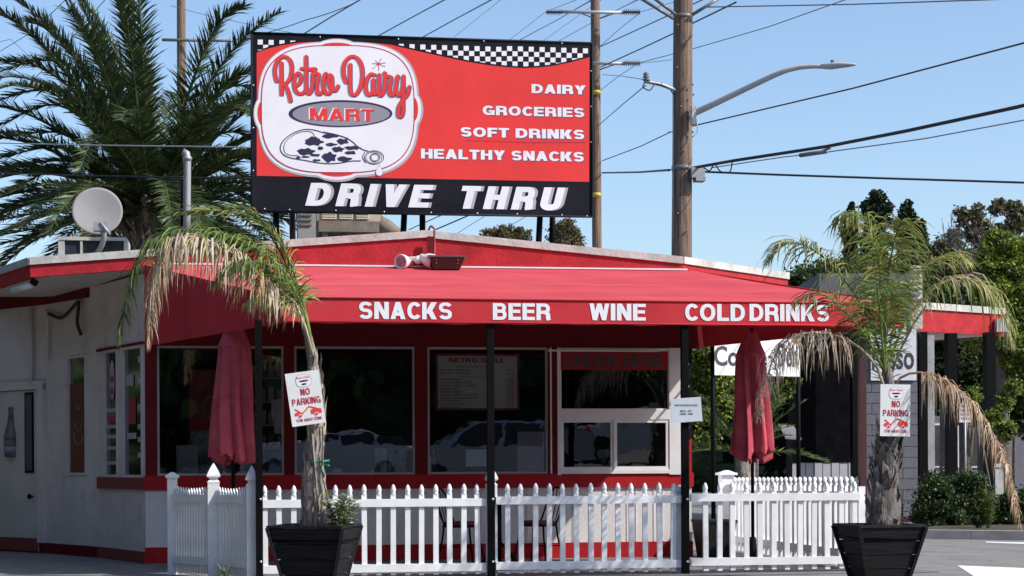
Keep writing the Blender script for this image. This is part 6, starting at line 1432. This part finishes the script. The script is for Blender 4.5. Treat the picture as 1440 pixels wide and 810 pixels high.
shrub(1400, 640, 31, [bl(1412, 565, 31, 14), bl(1424, 545, 31, 12), bl(1398, 590, 31, 14), bl(1415, 605, 31, 14), bl(1370, 555, 31, 12)], 2600, .11, ['leaf_c', 'leaf_c', 'leaf_a'], 'loose bright green sprays catching sun beside the right canopy post', 74)
q = at(1390, 762, D=27.6); herb((q.x, q.y, .09), .28, .62, 520, 9, ['leaf_c', 'leaf_c', 'leaf_a'], 'tall bright green weed growing behind the kerb', 'weed', cat='weed')
q = at(1376, 762, D=27.7); herb((q.x, q.y, .09), .30, .22, 260, 10, ['leaf_a', 'leaf_b'], 'low dull weed left of the tall bright one', 'weed', cat='weed')
q = at(316, 806, Y=.2); 
wd = thing('weed', (q.x, .18, 0), 'spiky grey green weed at the foot of the left fence corner', 'weed'); mb = MB(); rg = random.Random(6)
for i in range(70):
    a = rg.uniform(0, 6.28); leaf_strip(mb, Vector((q.x, .18-.1, .02)), Vector((math.cos(a), math.sin(a), rg.uniform(.4, 2.2))), rg.uniform(.10, .2), .012, Vector((-math.sin(a), math.cos(a), 0)), .25, rg.randrange(2), rg, 3)
mb.build('leaves', [M['leaf_sil'], M['leaf_a']], wd, kind='stuff')
# scattered leaf litter along the walls and fence
mb = MB(); rg = random.Random(19)
for i in range(520):
    x = rg.uniform(-5.5, 4.6); y = rg.choice((rg.gauss(3.05, .12), rg.gauss(-.1, .25), rg.uniform(.1, 3))); 
    a = rg.uniform(0, 6.28); L_ = rg.uniform(.01, .035); mb.add([(x, y, .012), (x+L_*math.cos(a), y+L_*math.sin(a), .02), (x+L_*.6*math.cos(a+.8), y+L_*.6*math.sin(a+.8), .014)], [(0, 1, 2)], rg.randrange(2))
mb.build('leaf_litter', [M['frond_brown'], M['leaf_brn']], label='dry leaf litter scattered on the patio and along the fence', cat='leaf litter', kind='stuff')

# ================================================================== ACROSS THE LOT (what the shop windows mirror, and an added shade hedge)
def car(x, y, rot, paint, label, suv=True):
    t = thing('parked_car', (x, y, 0), label, 'car', 'cars parked across the lot'); Rm = Matrix.Translation((x, y, 0)) @ Matrix.Rotation(rot, 4, 'Z'); T = lambda p: Rm @ Vector(p)
    H = 1.72 if suv else 1.45
    lo = [(-2.3, .35), (-2.34, .75), (-2.25, .98), (-1.25, 1.06), (2.1, 1.06), (2.32, .9), (2.34, .4)]
    up_ = [(-1.25, 1.06), (-.45, H-.04), (.2, H), (1.7, H-.03), (2.12, 1.06)] if suv else [(-1.1, 1.02), (-.3, H-.03), (.6, H), (1.5, H-.15), (2.0, 1.04)]
    def loft(prof, w0, w1, nm, m_, par=None):
        mb = MB(); n = len(prof); ws = [w0+(w1-w0)*max(0, (p[1]-1.0)/(H-1.0)) for p in prof]
        mb.add([T((p[0], -w_, p[1])) for p, w_ in zip(prof, ws)]+[T((p[0], w_, p[1])) for p, w_ in zip(prof, ws)], [tuple(range(n))[::-1], tuple(range(n, 2*n))]+[(i, (i+1) % n, n+(i+1) % n, n+i) for i in range(n)], 0); return mb.build(nm, M[m_], par or t)
    loft(lo, .9, .9, 'body', paint); cabin = loft(up_, .86, .66, 'cabin', paint)
    for sg in (-1, 1):
        for (x0, x1, x2, x3) in ((-1.05, .15, .2, -.42), (.25, 1.15, 1.15, .25), (1.22, 1.95, 1.66, 1.22)):
            mb = MB(); zt_ = H-.1; wl_ = lambda z: .865-(.86-.66)*max(0, (z-1.0)/(H-1.0))
            q = [T((x0, sg*wl_(1.1), 1.1)), T((x1, sg*wl_(1.1), 1.1)), T((x2, sg*wl_(zt_), zt_)), T((x3, sg*wl_(zt_), zt_))]; mb.ngon(q, Rm.to_3x3() @ Vector((0, sg*.006, 0))); mb.build('side_window', M['interior'], cabin)
    mb = MB(); mb.ngon([T((-1.2, -.78, 1.1)), T((-1.2, .78, 1.1)), T((-.5, .66, H-.1)), T((-.5, -.66, H-.1))], Rm.to_3x3() @ Vector((-.02, 0, .01))); mb.build('windscreen', M['interior'], cabin)
    for wx in (-1.45, 1.45):
        for sg in (-1, 1):
            mb = MB(); ax = Rm.to_3x3() @ Vector((0, sg, 0)); mb.lathe(T((wx, sg*.72, .34)), [(.30, 0), (.34, .02), (.34, .18), (.30, .2), (.22, .19)], 20, axis=ax); wo = mb.build('wheel', M['rubber'], t)
            mb = MB(); mb.lathe(T((wx, sg*.72, .34))+ax*.185, [(.21, 0), (.2, .01), (.06, .005), (.05, .025)], 14, axis=ax); mb.build('rim', M['galv'], wo)
    for sg in (-1, 1):
        mb = MB(); q = (2.22, sg*.80, .95); mb.hexa([T((2.2, sg*.88, .88)), T((2.36, sg*.84, .88)), T((2.36, sg*.66, .88)), T((2.2, sg*.66, .88))], [T((2.08, sg*.88, 1.2)), T((2.2, sg*.84, 1.2)), T((2.2, sg*.68, 1.2)), T((2.08, sg*.68, 1.2))]); mb.build('tail_light', M['tail'], t)
        mb = MB(); mb.hexa([T((-2.2, sg*.88, .68)), T((-2.37, sg*.8, .68)), T((-2.37, sg*.6, .68)), T((-2.2, sg*.6, .68))], [T((-2.15, sg*.88, .84)), T((-2.3, sg*.8, .84)), T((-2.3, sg*.6, .84)), T((-2.15, sg*.6, .84))]); mb.build('headlight', M['chrome'], t)
        mb = MB(); mb.lathe(T((-.85, sg*.92, 1.08)), [(.02, -.1), (.09, -.06), (.09, .06), (.02, .09)], 8, axis=(0, 0, 1)); mb.build('mirror', M[paint], t)
    mb = MB(); mb.box(-2.38, -2.3, -.8, .8, .35, .6, M4=Rm); mb.box(2.3, 2.38, -.8, .8, .35, .6, M4=Rm); mb.build('bumper', M['black_steel'], t)
# mirrored place of a pixel in the window plane
def mir(px, Dv): p = at(px, 600, D=Dv); return p.x, 2*WY-p.y
x, y = mir(690, 42); car(x, y, R(3), 'car_silver', 'silver estate car parked across the lot, mirrored in the menu window')
x, y = mir(470, 46); car(x, y, R(8), 'car_white', 'white saloon car parked across the lot, mirrored in the middle window', False)
x, y = mir(905, 50); car(x, y, R(-4), 'car_white', 'white estate car parked across the lot, mirrored in the order window')
x, y = mir(60, 44); 
def belt(name, spots, n, size, mats, seed, label, cat):
    mb = leaf_cloud([(c, r_*1.05) for (c, r_) in spots], n, size, mats, seed)
    for (c, r_) in spots:        # dense inner growth
        vs = []; rg2 = random.Random(int(c.x*7)); nn = 10
        prof = [(r_*.8*math.sin(math.pi*(j+.3)/9.6)*rg2.uniform(.85, 1.05), -r_*.8*math.cos(math.pi*(j+.3)/9.6)) for j in range(10)]
        i0 = len(mb.v); mb.lathe(c, prof, 10, mi=0, smooth=False)
        for q_ in range(i0, len(mb.v)): mb.v[q_] = tuple(Vector(mb.v[q_])+Vector((rg2.uniform(-1, 1), rg2.uniform(-1, 1), rg2.uniform(-1, 1)))*r_*.13)
    mb.build(name, [M[x] for x in mats], label=label, cat=cat, kind='stuff')
random.seed(33)
spots = [(Vector((-80+i*5.2, -48+random.uniform(-2, 2)-(.012*(i-15)**2), 3.4)), 5.2) for i in range(32)]+[(Vector((-80+i*5.0, -49+random.uniform(-2, 2)-(.012*(i-15)**2), random.uniform(8, 12))), random.uniform(4.5, 6)) for i in range(33)]  # trees the windows mirror, raised to cut skylight on the patio
belt('tree_belt', spots, 40000, 1.1, ['leaf_b', 'leaf_a', 'leaf_cy'], 91, 'dense belt of tall trees on the far side of the parking lot', 'trees')
spots = [(at(955+i*42, 560, D=68)*1.0, 3.4) for i in range(13)]
spots = [(Vector((c.x, c.y, random.uniform(1.8, 3.2))), r_) for (c, r_) in spots]+[(Vector((c.x+1, c.y+2, random.uniform(4.2, 5.0))), 2.4) for (c, r_) in spots]
belt('hedge_mass', spots, 30000, .5, ['leaf_b', 'leaf_b', 'leaf_a'], 92, 'dark mass of hedges filling the gap beyond the coffee stand', 'hedges')
random.seed(44)
spots = [(Vector((-62+i*3.6, 44+random.uniform(-1, 1), 2.4)), 3.0) for i in range(16)]
belt('rear_hedge', spots, 22000, .5, ['leaf_b', 'leaf_a', 'leaf_cy'], 94, 'far dark hedge row behind the shop and the big date palm', 'hedge')
spots = [(Vector((-12.8+random.uniform(-.5, .8), -13+i*2.6, 2.2)), 2.6) for i in range(13)]+[(Vector((-13.4+random.uniform(-.5, .5), -13+i*2.6, 5.8)), 2.7) for i in range(13)]  # unseen hedge added to keep skylight off the left side wall
belt('added_shade_hedge', spots, 30000, .5, ['leaf_b', 'leaf_cy', 'leaf_b'], 93, 'tall dark hedge added out of view left of the shop to shade its side wall', 'hedge')
